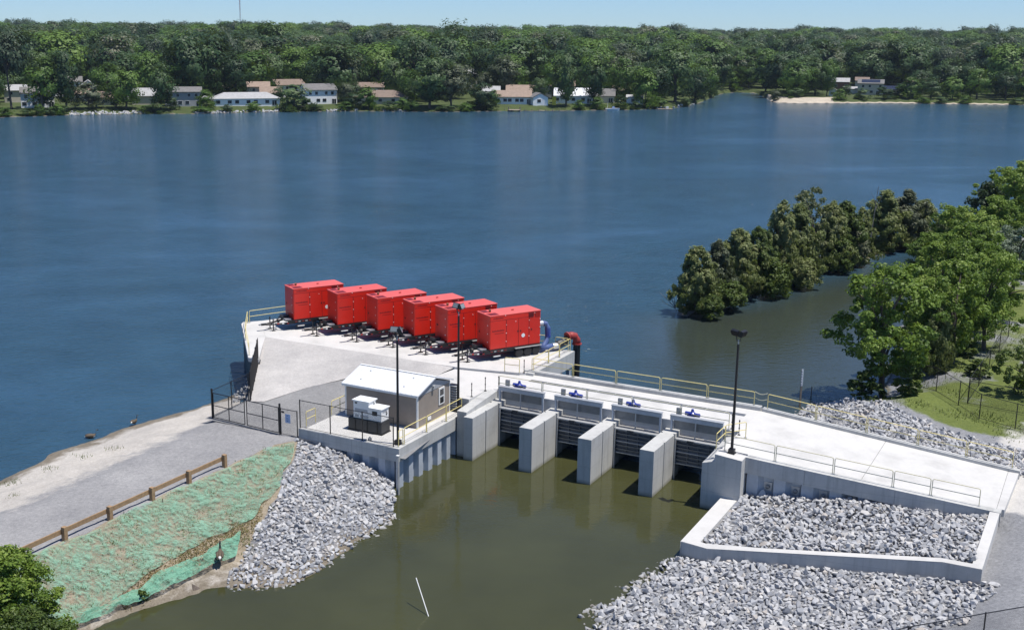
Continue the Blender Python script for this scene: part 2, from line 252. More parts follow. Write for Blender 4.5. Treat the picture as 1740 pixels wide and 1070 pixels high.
# ------------------------------------------------------------------ mesh helpers
class MB:
    """collects solids and links them as one mesh object"""
    def __init__(s, o=(0, 0, 0)): s.v = []; s.f = []; s.o = o
    def add(s, vs, fs):
        n = len(s.v); s.v += [(a[0] - s.o[0], a[1] - s.o[1], a[2] - s.o[2]) for a in vs]; s.f += [tuple(i + n for i in f) for f in fs]; return s
    def box(s, x0, x1, y0, y1, z0, z1):
        return s.add([(x0, y0, z0), (x1, y0, z0), (x1, y1, z0), (x0, y1, z0), (x0, y0, z1), (x1, y0, z1), (x1, y1, z1), (x0, y1, z1)],
                     [(0, 3, 2, 1), (4, 5, 6, 7), (0, 1, 5, 4), (1, 2, 6, 5), (2, 3, 7, 6), (3, 0, 4, 7)])
    def prism(s, poly, z0, z1):
        """poly counter-clockwise; z0 / z1 may be numbers or lists"""
        n = len(poly); zb = z0 if isinstance(z0, (list, tuple)) else [z0] * n; zt = z1 if isinstance(z1, (list, tuple)) else [z1] * n
        vs = [(p[0], p[1], zb[i]) for i, p in enumerate(poly)] + [(p[0], p[1], zt[i]) for i, p in enumerate(poly)]
        return s.add(vs, [tuple(range(n - 1, -1, -1)), tuple(range(n, 2 * n))] + [(i, (i + 1) % n, n + (i + 1) % n, n + i) for i in range(n)])
    def prism_x(s, poly, x0, x1):
        """poly of (y, z) pushed along x"""
        n = len(poly)
        return s.add([(x0, p[0], p[1]) for p in poly] + [(x1, p[0], p[1]) for p in poly],
                     [tuple(range(n - 1, -1, -1)), tuple(range(n, 2 * n))] + [(i, (i + 1) % n, n + (i + 1) % n, n + i) for i in range(n)])
    def tube(s, pts, r, n=6, r1=None):
        pts = [Vector(p) for p in pts]; m = len(pts); rings = []; vs = []; fs = []
        for i, p in enumerate(pts):
            d = ((pts[min(i + 1, m - 1)] - pts[max(i - 1, 0)])).normalized()
            a = Vector((0, 0, 1)) if abs(d.z) < 0.9 else Vector((1, 0, 0))
            x = d.cross(a).normalized(); y = d.cross(x).normalized()
            rr = r if r1 is None else lerp(r, r1, i / max(1, m - 1))
            vs += [tuple(p + x * (rr * math.cos(2 * math.pi * k / n)) + y * (rr * math.sin(2 * math.pi * k / n))) for k in range(n)]
        for i in range(m - 1):
            for k in range(n): fs.append((i * n + k, i * n + (k + 1) % n, (i + 1) * n + (k + 1) % n, (i + 1) * n + k))
        fs.append(tuple(range(n - 1, -1, -1))); fs.append(tuple((m - 1) * n + k for k in range(n)))
        return s.add(vs, fs)
    def lathe(s, prof, c, axis='z', n=16):
        """prof [(radius, height)] turned round an axis through c"""
        vs = []; fs = []; m = len(prof)
        for r, h in prof:
            for k in range(n):
                a = 2 * math.pi * k / n; q = (r * math.cos(a), r * math.sin(a))
                vs.append({'z': (c[0] + q[0], c[1] + q[1], c[2] + h), 'x': (c[0] + h, c[1] + q[0], c[2] + q[1]), 'y': (c[0] + q[0], c[1] + h, c[2] + q[1])}[axis])
        for i in range(m - 1):
            for k in range(n): fs.append((i * n + k, i * n + (k + 1) % n, (i + 1) * n + (k + 1) % n, (i + 1) * n + k))
        fs.append(tuple(range(n - 1, -1, -1))); fs.append(tuple((m - 1) * n + k for k in range(n)))
        return s.add(vs, fs)
    def ball(s, c, rx, ry, rz, n=10, m=6):
        vs = []; fs = []
        for i in range(m + 1):
            t = math.pi * i / m
            for k in range(n):
                a = 2 * math.pi * k / n
                vs.append((c[0] + rx * math.sin(t) * math.cos(a), c[1] + ry * math.sin(t) * math.sin(a), c[2] + rz * math.cos(t)))
        for i in range(m):
            for k in range(n): fs.append((i * n + k, (i + 1) * n + k, (i + 1) * n + (k + 1) % n, i * n + (k + 1) % n))
        return s.add(vs, fs)
    def mesh(s, name):
        me = bpy.data.meshes.new(name); me.from_pydata(s.v, [], s.f)
        bm = bmesh.new(); bm.from_mesh(me); bmesh.ops.remove_doubles(bm, verts=bm.verts, dist=1e-5); bmesh.ops.recalc_face_normals(bm, faces=bm.faces); bm.to_mesh(me); bm.free()
        return me
    def build(s, name, mat, parent=None, smooth=False, bevel=0.0):
        me = s.mesh(name); me.materials.append(MATS[mat])
        if smooth: me.polygons.foreach_set('use_smooth', [True] * len(me.polygons))
        o = bpy.data.objects.new(name, me); COL.objects.link(o); o.parent = parent
        if bevel:
            b = o.modifiers.new('bevel', 'BEVEL'); b.width = bevel; b.segments = 2; b.limit_method = 'ANGLE'
        return o
def tag(o, label=None, cat=None, group=None, kind=None):
    if label: o['label'] = label
    if cat: o['category'] = cat
    if group: o['group'] = group
    if kind: o['kind'] = kind
    return o
class Thing:
    """Empty at the base of a thing, in the dam's frame unless world=True; parts take coordinates of that frame"""
    def __init__(s, name, label, cat, o=(0, 0, 0), group=None, world=False, rot=0.0, kind=None):
        e = bpy.data.objects.new(name, None); COL.objects.link(e); e.empty_display_size = 0.3
        e.location = o if world else W(*o); e.rotation_euler = (0, 0, rot if world else TH + rot)
        tag(e, label, cat, group, kind); s.e = e; s.o = (0, 0, 0) if (world or rot) else o
    def mb(s): return MB(s.o)
    def part(s, name, mat, fn, parent=None, **kw):
        b = MB(s.o); fn(b); return b.build(name, mat, parent or s.e, **kw)
def copy_tree(o, parent=None):
    c = o.copy(); COL.objects.link(c); c.parent = parent
    for ch in o.children: copy_tree(ch, c)
    return c
def mesh_np(name, verts, faces_n, k, mat, parent=None, attrs=None, smooth=False):
    """verts (N,3), faces (M,k) numpy -> object; attrs {name: (domain, values)}"""
    me = bpy.data.meshes.new(name); nv, nf = len(verts), len(faces_n)
    me.vertices.add(nv); me.vertices.foreach_set('co', np.asarray(verts, np.float32).ravel())
    me.loops.add(nf * k); me.loops.foreach_set('vertex_index', np.asarray(faces_n, np.int32).ravel())
    me.polygons.add(nf); me.polygons.foreach_set('loop_start', np.arange(nf, dtype=np.int32) * k)
    me.update(calc_edges=True)
    for a, (dom, val) in (attrs or {}).items():
        at_ = me.attributes.new(a, 'FLOAT', dom); at_.data.foreach_set('value', np.asarray(val, np.float32).ravel())
    me.polygons.foreach_set('use_smooth', np.full(nf, smooth, dtype=bool))
    if mat: me.materials.append(MATS[mat])
    o = bpy.data.objects.new(name, me); COL.objects.link(o); o.parent = parent
    return o
rs = np.random.RandomState(7)
def sstep(a, b, x): t = np.clip((x - a) / (b - a), 0, 1); return t * t * (3 - 2 * t)
def vnoise(x, y, seed=0):
    """cheap smooth value noise in plan"""
    def h(i, j): return np.modf(np.abs(np.sin(i * 127.1 + j * 311.7 + seed * 74.7) * 43758.5453))[0]
    x0, y0 = np.floor(x), np.floor(y); fx, fy = x - x0, y - y0; fx = fx * fx * (3 - 2 * fx); fy = fy * fy * (3 - 2 * fy)
    return (h(x0, y0) * (1 - fx) + h(x0 + 1, y0) * fx) * (1 - fy) + (h(x0, y0 + 1) * (1 - fx) + h(x0 + 1, y0 + 1) * fx) * fy
def resample(pts, n):
    P = np.array([tuple(p) for p in pts], float); d = np.r_[0, np.cumsum(np.linalg.norm(np.diff(P[:, :2], axis=0), axis=1))]
    t = np.linspace(0, d[-1], n); return np.stack([np.interp(t, d, P[:, i]) for i in range(P.shape[1])], 1)
def loft(name, mat, lines, n, m, attrs_per_line=None, rough=0.04, seed=1, parent=None, lift=0.0, wr=None, soft=0):
    """surface through polylines of points (same number of survey stations each); attrs_per_line {name: [value per line]}"""
    st = []
    for l in lines:                                   # stations correspond one to one, so interpolate by station index
        P = np.array([tuple(p) for p in l], float); t = np.linspace(0, len(P) - 1, n)
        st.append(np.stack([np.interp(t, np.arange(len(P)), P[:, i]) for i in range(3)], 1))
    if soft:
        k_ = np.ones(2 * soft + 1) / (2 * soft + 1); st = [np.stack([np.convolve(np.pad(q[:, i], soft, 'edge'), k_, 'valid') for i in range(3)], 1) for q in st]
    S = np.stack(st, 0); rows = np.linspace(0, len(lines) - 1, (len(lines) - 1) * m + 1)
    i0 = np.minimum(rows.astype(int), len(lines) - 2); fr = (rows - i0)[:, None, None]
    V = S[i0] * (1 - fr) + S[i0 + 1] * fr
    if soft: V[..., 0] += 0.5 * (vnoise(V[..., 0] * 0.8, V[..., 1] * 0.8, seed + 7) - 0.5); V[..., 1] += 0.5 * (vnoise(V[..., 0] * 0.8, V[..., 1] * 0.8, seed + 9) - 0.5)
    V[..., 2] += lift + rough * ((vnoise(V[..., 0] * 0.7, V[..., 1] * 0.7, seed) - 0.5) * 2 + (vnoise(V[..., 0] * 2.3, V[..., 1] * 2.3, seed + 1) - 0.5))
    if wr: V[..., 2] += wr(V)
    nr, nc = V.shape[:2]; idx = np.arange(nr * nc).reshape(nr, nc)
    F = np.stack([idx[:-1, :-1], idx[:-1, 1:], idx[1:, 1:], idx[1:, :-1]], -1).reshape(-1, 4)
    at_ = {}
    for a, vals in (attrs_per_line or {}).items():
        vv = np.array(vals, float); r_ = vv[i0] * (1 - fr[:, 0, 0]) + vv[i0 + 1] * fr[:, 0, 0]
        at_[a] = ('POINT', np.repeat(r_[:, None], nc, 1))
    o = mesh_np(name, V.reshape(-1, 3), F, 4, mat, parent, at_, True)
    return o, V
def inside(poly, X, Y):
    r = np.zeros(X.shape, bool); n = len(poly)
    for i in range(n):
        x0, y0 = poly[i][:2]; x1, y1 = poly[(i + 1) % n][:2]
        c = ((y0 > Y) != (y1 > Y)) & (X < (x1 - x0) * (Y - y0) / (y1 - y0 + 1e-12) + x0); r ^= c
    return r
def sdist(poly, X, Y, closed=True):
    """distance to the outline, positive inside"""
    d = np.full(X.shape, 1e9); n = len(poly)
    for i in range(n if closed else n - 1):
        x0, y0 = poly[i][:2]; x1, y1 = poly[(i + 1) % n][:2]; ex, ey = x1 - x0, y1 - y0
        t = np.clip(((X - x0) * ex + (Y - y0) * ey) / (ex * ex + ey * ey + 1e-12), 0, 1)
        d = np.minimum(d, np.hypot(X - x0 - t * ex, Y - y0 - t * ey))
    return np.where(inside(poly, X, Y), d, -d) if closed else d
def shore_wob(X, Y): return (vnoise(X * 0.5, Y * 0.5, 3) - 0.5) * 1.2 + (vnoise(X * 1.4, Y * 1.4, 4) - 0.5) * 0.5
def field(name, mat, poly, cell, prof, margin=2.0, attrs=None, keep=None):
    """terrain patch: height and attributes from the distance to its shoreline"""
    P = np.array([p[:2] for p in poly]); x = np.arange(P[:, 0].min() - margin, P[:, 0].max() + margin, cell); y = np.arange(P[:, 1].min() - margin, P[:, 1].max() + margin, cell)
    X, Y = np.meshgrid(x, y); D = sdist(poly, X, Y) + shore_wob(X, Y)
    Z = prof(D, X, Y); ok = D > -margin
    if keep is not None: ok &= keep(X, Y)
    nr, nc = X.shape; idx = np.arange(nr * nc).reshape(nr, nc)
    F = np.stack([idx[:-1, :-1], idx[:-1, 1:], idx[1:, 1:], idx[1:, :-1]], -1).reshape(-1, 4)
    F = F[ok.reshape(-1)[F].all(1)]
    used = np.unique(F); remap = np.full(nr * nc, -1); remap[used] = np.arange(len(used))
    V = np.stack([X, Y, Z], -1).reshape(-1, 3)[used]
    at_ = {k: ('POINT', fn(D, X, Y).reshape(-1)[used]) for k, fn in (attrs or {}).items()}
    return tag(mesh_np(name, V, remap[F], 4, mat, None, at_, True), kind='structure')

# ------------------------------------------------------------------ water
ISLAND = [at(*p) for p in [(1136, 532), (1160, 542), (1205, 541), (1250, 520), (1290, 503), (1345, 483), (1400, 467), (1450, 450), (1490, 440), (1530, 428), (1565, 424), (1590, 418), (1575, 400), (1500, 405), (1420, 425), (1340, 448), (1260, 478), (1190, 505), (1140, 522)]]
RIGHT_UP = [at(*p) for p in [(1368, 697), (1378, 684), (1412, 673), (1455, 684), (1490, 672), (1496, 640), (1512, 600), (1530, 548), (1543, 500), (1560, 462), (1590, 432), (1640, 418), (1760, 408), (1990, 400)]]
def lake_mesh():
    xs = np.concatenate([np.linspace(-1500, -60, 40), np.linspace(-58, 120, 120), np.linspace(130, 1500, 40)]); ys = np.concatenate([np.linspace(20, 200, 120), np.linspace(205, 1400, 60)])
    X, Y = np.meshgrid(xs, ys); idx = np.arange(X.size).reshape(X.shape)
    F = np.stack([idx[:-1, :-1], idx[:-1, 1:], idx[1:, 1:], idx[1:, :-1]], -1).reshape(-1, 4)
    poly = [(18, 126), (30, 132), (48, 150), (70, 170), (75, 178), (60, 140), (40, 100), (30, 88), (17, 92), (14, 104), (16, 116)]
    calm = sstep(-5, 6, sdist(poly, X, Y)) * 0.85
    return mesh_np('lake_water', np.stack([X, Y, 0 * X], -1).reshape(-1, 3), F, 4, 'lake_surface', None, {'calm': ('POINT', calm)}, True)
tag(lake_mesh(), kind='structure')
ch = [W(-7, -5), W(-7, 6.0), W(14, 6.0), W(15.5, -7), W(40, -10), W(40, -90), W(-40, -90), W(-26, -30), W(-14, -12), W(-8, -8)]
b = MB(); b.add([(p.x, p.y, 0.004) for p in ch], [tuple(range(len(ch) - 1, -1, -1))]); o = b.build('channel_water', 'channel_surface'); tag(o, kind='structure')

# ------------------------------------------------------------------ near ground: left bank, yard, concrete apron slope
L0 = [at(*p, -1.5) for p in [(-420, 900), (-150, 830), (0, 775), (90, 735), (190, 700), (330, 660), (398, 640)]]
L1 = [at(*p, 0.0) for p in [(-420, 985), (-150, 885), (0, 817), (90, 772), (190, 735), (330, 693), (404, 671)]]
L2 = [at(*p, 1.0) for p in [(-420, 1010), (-150, 912), (0, 845), (110, 792), (215, 748), (338, 702), (412, 680)]]
L3 = [at(*p, 2.1) for p in [(-420, 1060), (-150, 955), (0, 884), (135, 826), (250, 775), (345, 728), (408, 698)]]
L4 = [W(-14.4, -60, 2.2), W(-14.4, -43, 2.2), W(-14.4, -33, 2.25), W(-14.4, -25, 2.25), W(-14.4, -19, 2.25), W(-14.4, -12, 2.22), W(-14.0, -7.2, 2.2)]
o, _ = loft('left_bank', 'bank_ground', [L0, L1, L2, L3, L4, [p + Vector((1.6, 0.9, -1.1)) for p in L4]], 150, 9, {'road': [0, 0, 0, 0.72, 1.0, 0.6], 'wet': [1, 0.75, 0, 0, 0, 0], 'slope': [0, 0, 0, 0, 0, 1]}, 0.05, 2, soft=4); tag(o, kind='structure')
# the slope down to the channel: netted turf first, stone further on
S0 = [W(-14.4, -60, 2.2), W(-14.4, -43, 2.2), W(-14.4, -33, 2.25), W(-14.4, -25, 2.25), W(-14.4, -19, 2.25), W(-14.4, -12, 2.22), W(-13.9, -7.3, 2.2), W(-11.5, -7.25, 1.85), W(-8.6, -7.2, 1.2), W(-5.4, -7.3, 0.35)]
S1 = [at(*p, 0.12) for p in [(-250, 1330), (-80, 1190), (60, 1105), (185, 1050), (280, 1016), (350, 996), (420, 992), (500, 988), (590, 925), (672, 868)]]
S2 = [p + Vector((2.2, -2.0, -1.3)) for p in S1]
SM = [a.lerp(b, 0.55) + Vector((0, 0, 0.12)) for a, b in zip(S0, S1)]
o, SV = loft('channel_bank', 'bank_ground', [S0, SM, S1, S2], 170, 14, {'road': [0, 0, 0, 0], 'wet': [0, 0, 0.62, 1], 'slope': [1, 1, 0.42, 0]}, 0.10, 5, soft=5); tag(o, kind='structure')
st_ = np.tile(np.linspace(0, 9, 170), SV.shape[0]); fr_ = np.repeat(np.clip(np.arange(SV.shape[0]) / 28.0, 0, 1), 170)
a_ = o.data.attributes.new('rubble', 'FLOAT', 'POINT'); a_.data.foreach_set('value', sstep(-0.15, 0.12, st_ - np.interp(fr_, [0, 0.5, 1.0], [6.15, 5.95, 5.55])).astype(np.float32))
Y0 = [W(-22.4, -7.25, 2.2), W(-14, -7.25, 2.2), W(-5, -7.0, 2.2)]; Y1 = [W(-22.3, -2.6, 2.38), W(-14, -2, 2.42), W(-5.5, -2, 2.42)]
Y2 = [W(-25.5, 2.5, 2.66), W(-14, 2.4, 2.70), W(-5.4, 2.4, 2.70)]; Y3 = [W(-29.5, 8.9, 2.76), W(-14, 9.2, 2.78), W(-5.4, 9.5, 2.78)]
o, _ = loft('yard_pavement', 'yard_ground', [Y0, Y1, Y2, Y3], 60, 8, None, 0.008, 3); tag(o, kind='structure')
A0 = [W(-21.8, -2.7, 2.40), W(-20.8, -2.3, 2.42), W(-19.8, 1.7, 2.64), W(-18.2, 5.2, 2.78), W(-14.5, 6.4, 2.92), W(-11.2, 6.4, 3.45), W(-10.4, 8.9, 3.9)]
A1 = [W(-29.5, 8.65, 3.99), W(-27.5, 8.68, 3.99), W(-24, 8.72, 3.99), W(-20, 8.76, 3.99), W(-16, 8.8, 3.99), W(-12.5, 8.85, 3.99), W(-10.3, 8.95, 3.98)]
o, _ = loft('gravel_slope', 'gravel_pale', [A0, A1], 60, 14, None, 0.015, 8, lift=0.012); tag(o, kind='structure')

# ------------------------------------------------------------------ right bank, island, far shore
def ramp_z(u): return 3.85 - (u - 14.2) * (1.45 / 16.8)
RB = [W(60, -70)[:2], (6, 30), at(905, 1160)[:2], at(985, 1072)[:2], at(1012, 1040)[:2], at(1062, 1000)[:2], at(1118, 962)[:2], at(1160, 945)[:2], W(15.0, -7.0)[:2], W(14.8, 10.2)[:2]] + [p[:2] for p in RIGHT_UP] + [(190, 180), (190, -30)]
def rb_prof(D, X, Y):
    U = (X - OX) * CU + (Y - OY) * SU; Vv = -(X - OX) * SU + (Y - OY) * CU
    up = Vv > 4
    top = np.where(up, 2.0, 2.1) + 0.25 * (vnoise(X * 0.15, Y * 0.15, 9) - 0.5)
    z = np.minimum(top, -0.12 + np.where(up, 0.36, 0.25) * D) + 0.06 * (vnoise(X * 1.1, Y * 1.1, 2) - 0.5)
    z = np.where((Vv < 3) & (Vv > -30), np.minimum(z, np.interp(U, [14.7, 30.5, 33.0], [0.22, 1.25, 2.0]) + np.clip(-Vv - 16, 0, 10) * 0.05), z)
    under = (U > 14.4) & (U < 31.4) & (Vv > -7) & (Vv < 11)
    return np.where(under, np.minimum(z, 0.7 + np.clip(U - 15, 0, 16) * 0.08), z)
def rb_grass(D, X, Y):
    U = (X - OX) * CU + (Y - OY) * SU; Vv = -(X - OX) * SU + (Y - OY) * CU
    g0 = np.interp(U, [14, 18, 21.5, 25.5, 31, 40], [27, 25.5, 22.3, 18.7, 17.8, 16.5]); return sstep(-0.3, 1.6, Vv - g0) * sstep(0.8, 2.5, D) * (0.66 + 0.6 * (vnoise(X * 0.3, Y * 0.3, 6) - 0.5))
def rb_pale(D, X, Y):
    U = (X - OX) * CU + (Y - OY) * SU; Vv = -(X - OX) * SU + (Y - OY) * CU
    return sstep(2.0, 6.5, Vv) * sstep(28, 31, U)
field('right_bank', 'right_ground', RB, 0.75, rb_prof, 2.5, {'grass': rb_grass, 'pale': rb_pale, 'wet': lambda D, X, Y: 1 - sstep(0.0, 1.2, D)}, keep=lambda X, Y: (Y < 190) & (X < 150) & (Y > 5))
field('island', 'island_ground', ISLAND, 0.8, lambda D, X, Y: np.clip(-0.3 + 0.33 * D, -1.2, 0.9) + 0.12 * (vnoise(X, Y, 5) - 0.5), 2.0, {'wet': lambda D, X, Y: 1 - sstep(0.3, 1.8, D)})
SHORE = [(-900, 208), (-300, 203), (0, 200), (120, 196), (230, 194), (330, 194), (480, 190), (620, 189.5), (730, 190.5), (900, 189), (1000, 188), (1080, 187), (1140, 185), (1185, 177), (1205, 168), (1225, 160), (1250, 157), (1285, 159), (1300, 166), (1312, 174), (1345, 176), (1500, 175.5), (1740, 179), (2050, 182), (2700, 190)]
def far_z(d): return np.where(d < 0, d * 0.25, np.where(d < 12, 1.9 * sstep(0, 12, d), 1.9 + 10.0 * sstep(60, 900, d)))
def shore_pt(px):
    py = np.interp(px, [s[0] for s in SHORE], [s[1] for s in SHORE]); return at(px, py, 0)
def behind(px, d):
    """point d metres behind the far shoreline seen at column px, on the ground"""
    s = shore_pt(px); r = math.hypot(s.x, s.y); k = (r + d) / r; return Vector((s.x * k, s.y * k, float(far_z(np.array(float(d))))))
pxs = np.concatenate([np.linspace(-900, -40, 30), np.linspace(-20, 1780, 260), np.linspace(1800, 2700, 30)]); ds = np.array([-6, -2, 0, 1, 2.5, 4, 6, 9, 12, 18, 28, 45, 70, 110, 170, 260, 400, 600, 900, 1500, 2600, 4500, 8000])
V = []
for d in ds:
    for q in pxs:
        s = shore_pt(q); r = math.hypot(s.x, s.y); k = (r + d) / r; V.append((s.x * k, s.y * k, float(far_z(np.array(float(d)))) + (0.25 * math.sin(q * 0.35) * math.exp(-abs(d) / 8) if d > -3 else 0)))
V = np.array(V); nr, nc = len(ds), len(pxs); idx = np.arange(nr * nc).reshape(nr, nc); F = np.stack([idx[:-1, :-1], idx[:-1, 1:], idx[1:, 1:], idx[1:, :-1]], -1).reshape(-1, 4)
DD = np.repeat(ds, nc); PP = np.tile(pxs, nr)
sand = np.where((PP > 1305) & (PP < 1415), 1 - sstep(14, 24, DD), (1 - sstep(1.5, 4, DD)) * (0.25 + 0.3 * np.sin(PP * 0.07)))
sand = np.where((PP > 1415), (1 - sstep(2.5, 5, DD)) * 0.9, sand)
tag(mesh_np('far_shore', V, F, 4, 'far_ground', None, {'sand': ('POINT', sand), 'wet': ('POINT', 1 - sstep(0.0, 2.0, DD))}, True), kind='structure')
# ------------------------------------------------------------------ tide gate bridge
BAYS = [(-3.75, 0.0), (1.0, 4.5), (5.5, 9.0), (10.0, 13.3)]
DZ = 3.83
T = Thing('tide_gate_bridge', 'pale concrete tide gate bridge with three piers standing in the green channel', 'bridge', (5, 8, 0))
T.part('deck', 'concrete', lambda b: b.box(-5.09, 14.19, 5.3, 10.55, 2.9, DZ))
T.part('apron', 'concrete', lambda b: b.prism([(-6.7, 2.35), (-5.31, 2.35), (-5.31, 5.1), (-5.1, 5.3), (-5.1, 9.84), (-10.25, 8.84), (-10.6, 6.3)], 2.2, DZ))
T.part('curb', 'concrete_wall', lambda b: b.box(-4.9, 14.15, 10.553, 11.05, 2.6, DZ + 0.27))
T.part('trench_grate', 'steel_grey', lambda b: b.box(-3.6, 13.5, 8.75, 9.3, DZ - 0.05, DZ + 0.006))
for k in range(12):
    T.part('grate_bar', 'galvanised', lambda b: b.box(-3.6 + k * 1.42, -3.6 + k * 1.42 + 0.06, 8.75, 9.3, DZ, DZ + 0.012))
def pier(b, u0, u1, z=3.3):
    b.prism([(u0, 0.1), (u1, 0.1), (u1, 2.05), (u1 - 0.09, 2.05), (u1 - 0.09, 2.17), (u1, 2.17), (u1, 4.05), (u1 - 0.12, 4.05), (u1 - 0.12, 4.25), (u1, 4.25), (u1, 5.28), (u0, 5.28), (u0, 4.25), (u0 + 0.12, 4.25), (u0 + 0.12, 4.05), (u0, 4.05)], -1.5, [z if v < 4.2 else z for v in range(16)])
for u0 in (0.0, 4.5, 9.0):
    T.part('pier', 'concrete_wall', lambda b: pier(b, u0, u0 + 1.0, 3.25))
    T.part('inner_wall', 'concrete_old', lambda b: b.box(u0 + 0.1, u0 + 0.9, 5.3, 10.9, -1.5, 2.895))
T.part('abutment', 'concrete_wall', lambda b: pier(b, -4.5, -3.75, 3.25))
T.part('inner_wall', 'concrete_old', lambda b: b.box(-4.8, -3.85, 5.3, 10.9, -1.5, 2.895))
T.part('wing_wall', 'concrete_wall', lambda b: b.prism([(-5.3, 0.55), (-4.503, 0.55), (-4.503, 5.28), (-5.3, 5.28)], -1.5, [3.45, 3.45, DZ + 0.02, DZ + 0.02]))
T.part('abutment', 'concrete_wall', lambda b: b.prism([(14.12, 0.1), (15.9, 0.1), (15.9, 1.31), (14.12, 1.31)], -1.5, [3.80, 3.66, 3.66, 3.80]))
T.part('abutment_top', 'concrete', lambda b: b.prism([(14.12, 0.1), (15.9, 0.1), (15.9, 1.31), (14.12, 1.31)], [3.803, 3.663, 3.663, 3.803], [3.856, 3.70, 3.70, 3.856]))
T.part('abutment', 'concrete_wall', lambda b: b.box(14.12, 15.9, 1.315, 5.28, -1.5, 2.6))
T.part('abutment_step', 'concrete_wall', lambda b: b.prism([(13.3, 0.12), (14.115, 0.12), (14.115, 5.28), (13.3, 5.28)], -1.5, [3.1, 3.35, 3.5, 3.3]))
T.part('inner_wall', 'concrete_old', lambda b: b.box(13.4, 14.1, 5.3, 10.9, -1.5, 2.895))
T.part('guide_angle', 'galvanised', lambda b: b.box(-3.86, -3.745, 4.3, 4.42, 0, 2.9))
for i, (a, c) in enumerate(BAYS):                       # ledge with grating between the piers, in front of the deck
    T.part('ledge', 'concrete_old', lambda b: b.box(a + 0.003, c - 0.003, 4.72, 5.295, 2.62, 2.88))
    g = T.part('depth_board', 'black_metal', lambda b: b.box(c - 0.9, c - 0.62, 7.0, 7.05, -0.3, 2.2))
    for k in range(7): T.part('depth_mark', 'white_paint', lambda b: b.box(c - 0.88 + (k % 2) * 0.1, c - 0.74 + (k % 2) * 0.1, 6.985, 6.998, 0.1 + k * 0.28, 0.24 + k * 0.28), parent=g)
ORD = ['first', 'second', 'third', 'fourth']
for i, (a, c) in enumerate(BAYS):
    m_ = (a + c) / 2
    G_ = Thing('sluice_gate', 'ribbed dark steel sluice gate in the %s bay counted from the grey shed' % ORD[i], 'gate', (m_, 4.4, 0), 'sluice gates between the piers')
    G_.part('skin_plate', 'gate_steel', lambda b: b.box(a + 0.05, c - 0.05, 4.45, 4.5, 1.08, 2.84))
    for k in range(7):
        G_.part('rib', 'steel_grey' if k % 3 else 'galvanised', lambda b: b.box(a + 0.06, c - 0.06, 4.26, 4.447, 1.1 + k * 0.285, 1.1 + k * 0.285 + 0.07))
    for u in (a + 0.9, m_, c - 0.9): G_.part('stiffener', 'gate_steel', lambda b: b.box(u - 0.04, u + 0.04, 4.34, 4.446, 1.1, 2.8))
    G_.part('top_rail', 'galvanised', lambda b: b.box(a + 0.02, c - 0.02, 4.2, 4.56, 2.845, 2.93))
    G_.part('stem_cover', 'dark_pile', lambda b: b.box(m_ - 0.75, m_ - 0.3, 4.1, 4.195, 2.76, 2.95))
    for u in (a + 0.02, c - 0.12): G_.part('guide', 'galvanised', lambda b: b.box(u, u + 0.1, 4.1, 4.19, -0.5, 3.0))
    h0, h1 = m_ - 0.35 - 1.85, m_ - 0.35 + 1.85
    H = Thing('hoist_frame', 'blue-grey steel hoist frame above the %s sluice gate from the shed' % ORD[i], 'frame', (m_, 4.9, 2.9), 'hoist frames in front of the deck')
    for u in (h0, h1 - 0.13): H.part('post', 'hoist_paint', lambda b: b.box(u, u + 0.13, 4.74, 4.87, 2.885, 4.08))
    H.part('post', 'galvanised', lambda b: b.box(m_ - 0.45, m_ - 0.38, 4.78, 4.85, 2.885, 4.08))
    H.part('beam', 'hoist_paint', lambda b: b.box(h0 - 0.03, h1 + 0.03, 4.72, 4.95, 4.083, 4.40))
    H.part('beam_flange', 'galvanised', lambda b: b.box(h0 - 0.05, h1 + 0.05, 4.66, 5.02, 4.403, 4.44))
    H.part('back_panel', 'steel_grey', lambda b: b.box(h0 + 0.15, h1 - 0.15, 5.02, 5.06, 3.4, 4.05))
    H.part('stay', 'galvanised', lambda b: b.tube([(h1 - 1.2, 4.7, 3.02), (h1 - 0.2, 4.7, 2.97)], 0.03))
    A_ = Thing('gate_actuator', 'bright blue electric actuator on the deck above the %s gate from the shed' % ORD[i], 'actuator', (m_ - 0.95, 5.65, DZ), 'blue actuators along the deck')
    u = m_ - 0.95
    A_.part('pedestal', 'white_paint', lambda b: b.lathe([(0.2, 0), (0.2, 0.04), (0.13, 0.05), (0.11, 0.42), (0.17, 0.44)], (u, 5.65, DZ)))
    A_.part('gearbox', 'blue_paint', lambda b: b.lathe([(0.20, 0), (0.26, 0.05), (0.26, 0.3), (0.15, 0.38), (0.1, 0.6), (0.06, 0.62)], (u, 5.65, DZ + 0.44)), smooth=False)
    A_.part('motor', 'blue_paint', lambda b: b.lathe([(0.13, -0.62), (0.16, -0.58), (0.16, 0), (0.12, 0.05)], (u, 5.65, DZ + 0.65), 'x'))
    A_.part('terminal_box', 'blue_paint', lambda b: b.lathe([(0.12, 0), (0.15, 0.05), (0.15, 0.5), (0.11, 0.55)], (u + 0.12, 5.62, DZ + 0.62), 'x'))
    A_.part('handwheel', 'blue_paint', lambda b: b.lathe([(0.21, -0.03), (0.24, 0), (0.21, 0.03)], (u - 0.12, 5.34, DZ + 0.52), 'y'))
    A_.part('display', 'black_metal', lambda b: b.box(u + 0.2, u + 0.42, 5.42, 5.47, DZ + 0.55, DZ + 0.7))
    A_.e.scale = (0.85, 0.85, 0.9)
    B_ = Thing('control_box', 'small grey control box on a short post left of the %s blue actuator' % ORD[i], 'control box', (m_ - 1.95, 5.7, DZ), 'control boxes along the deck')
    u = m_ - 1.95
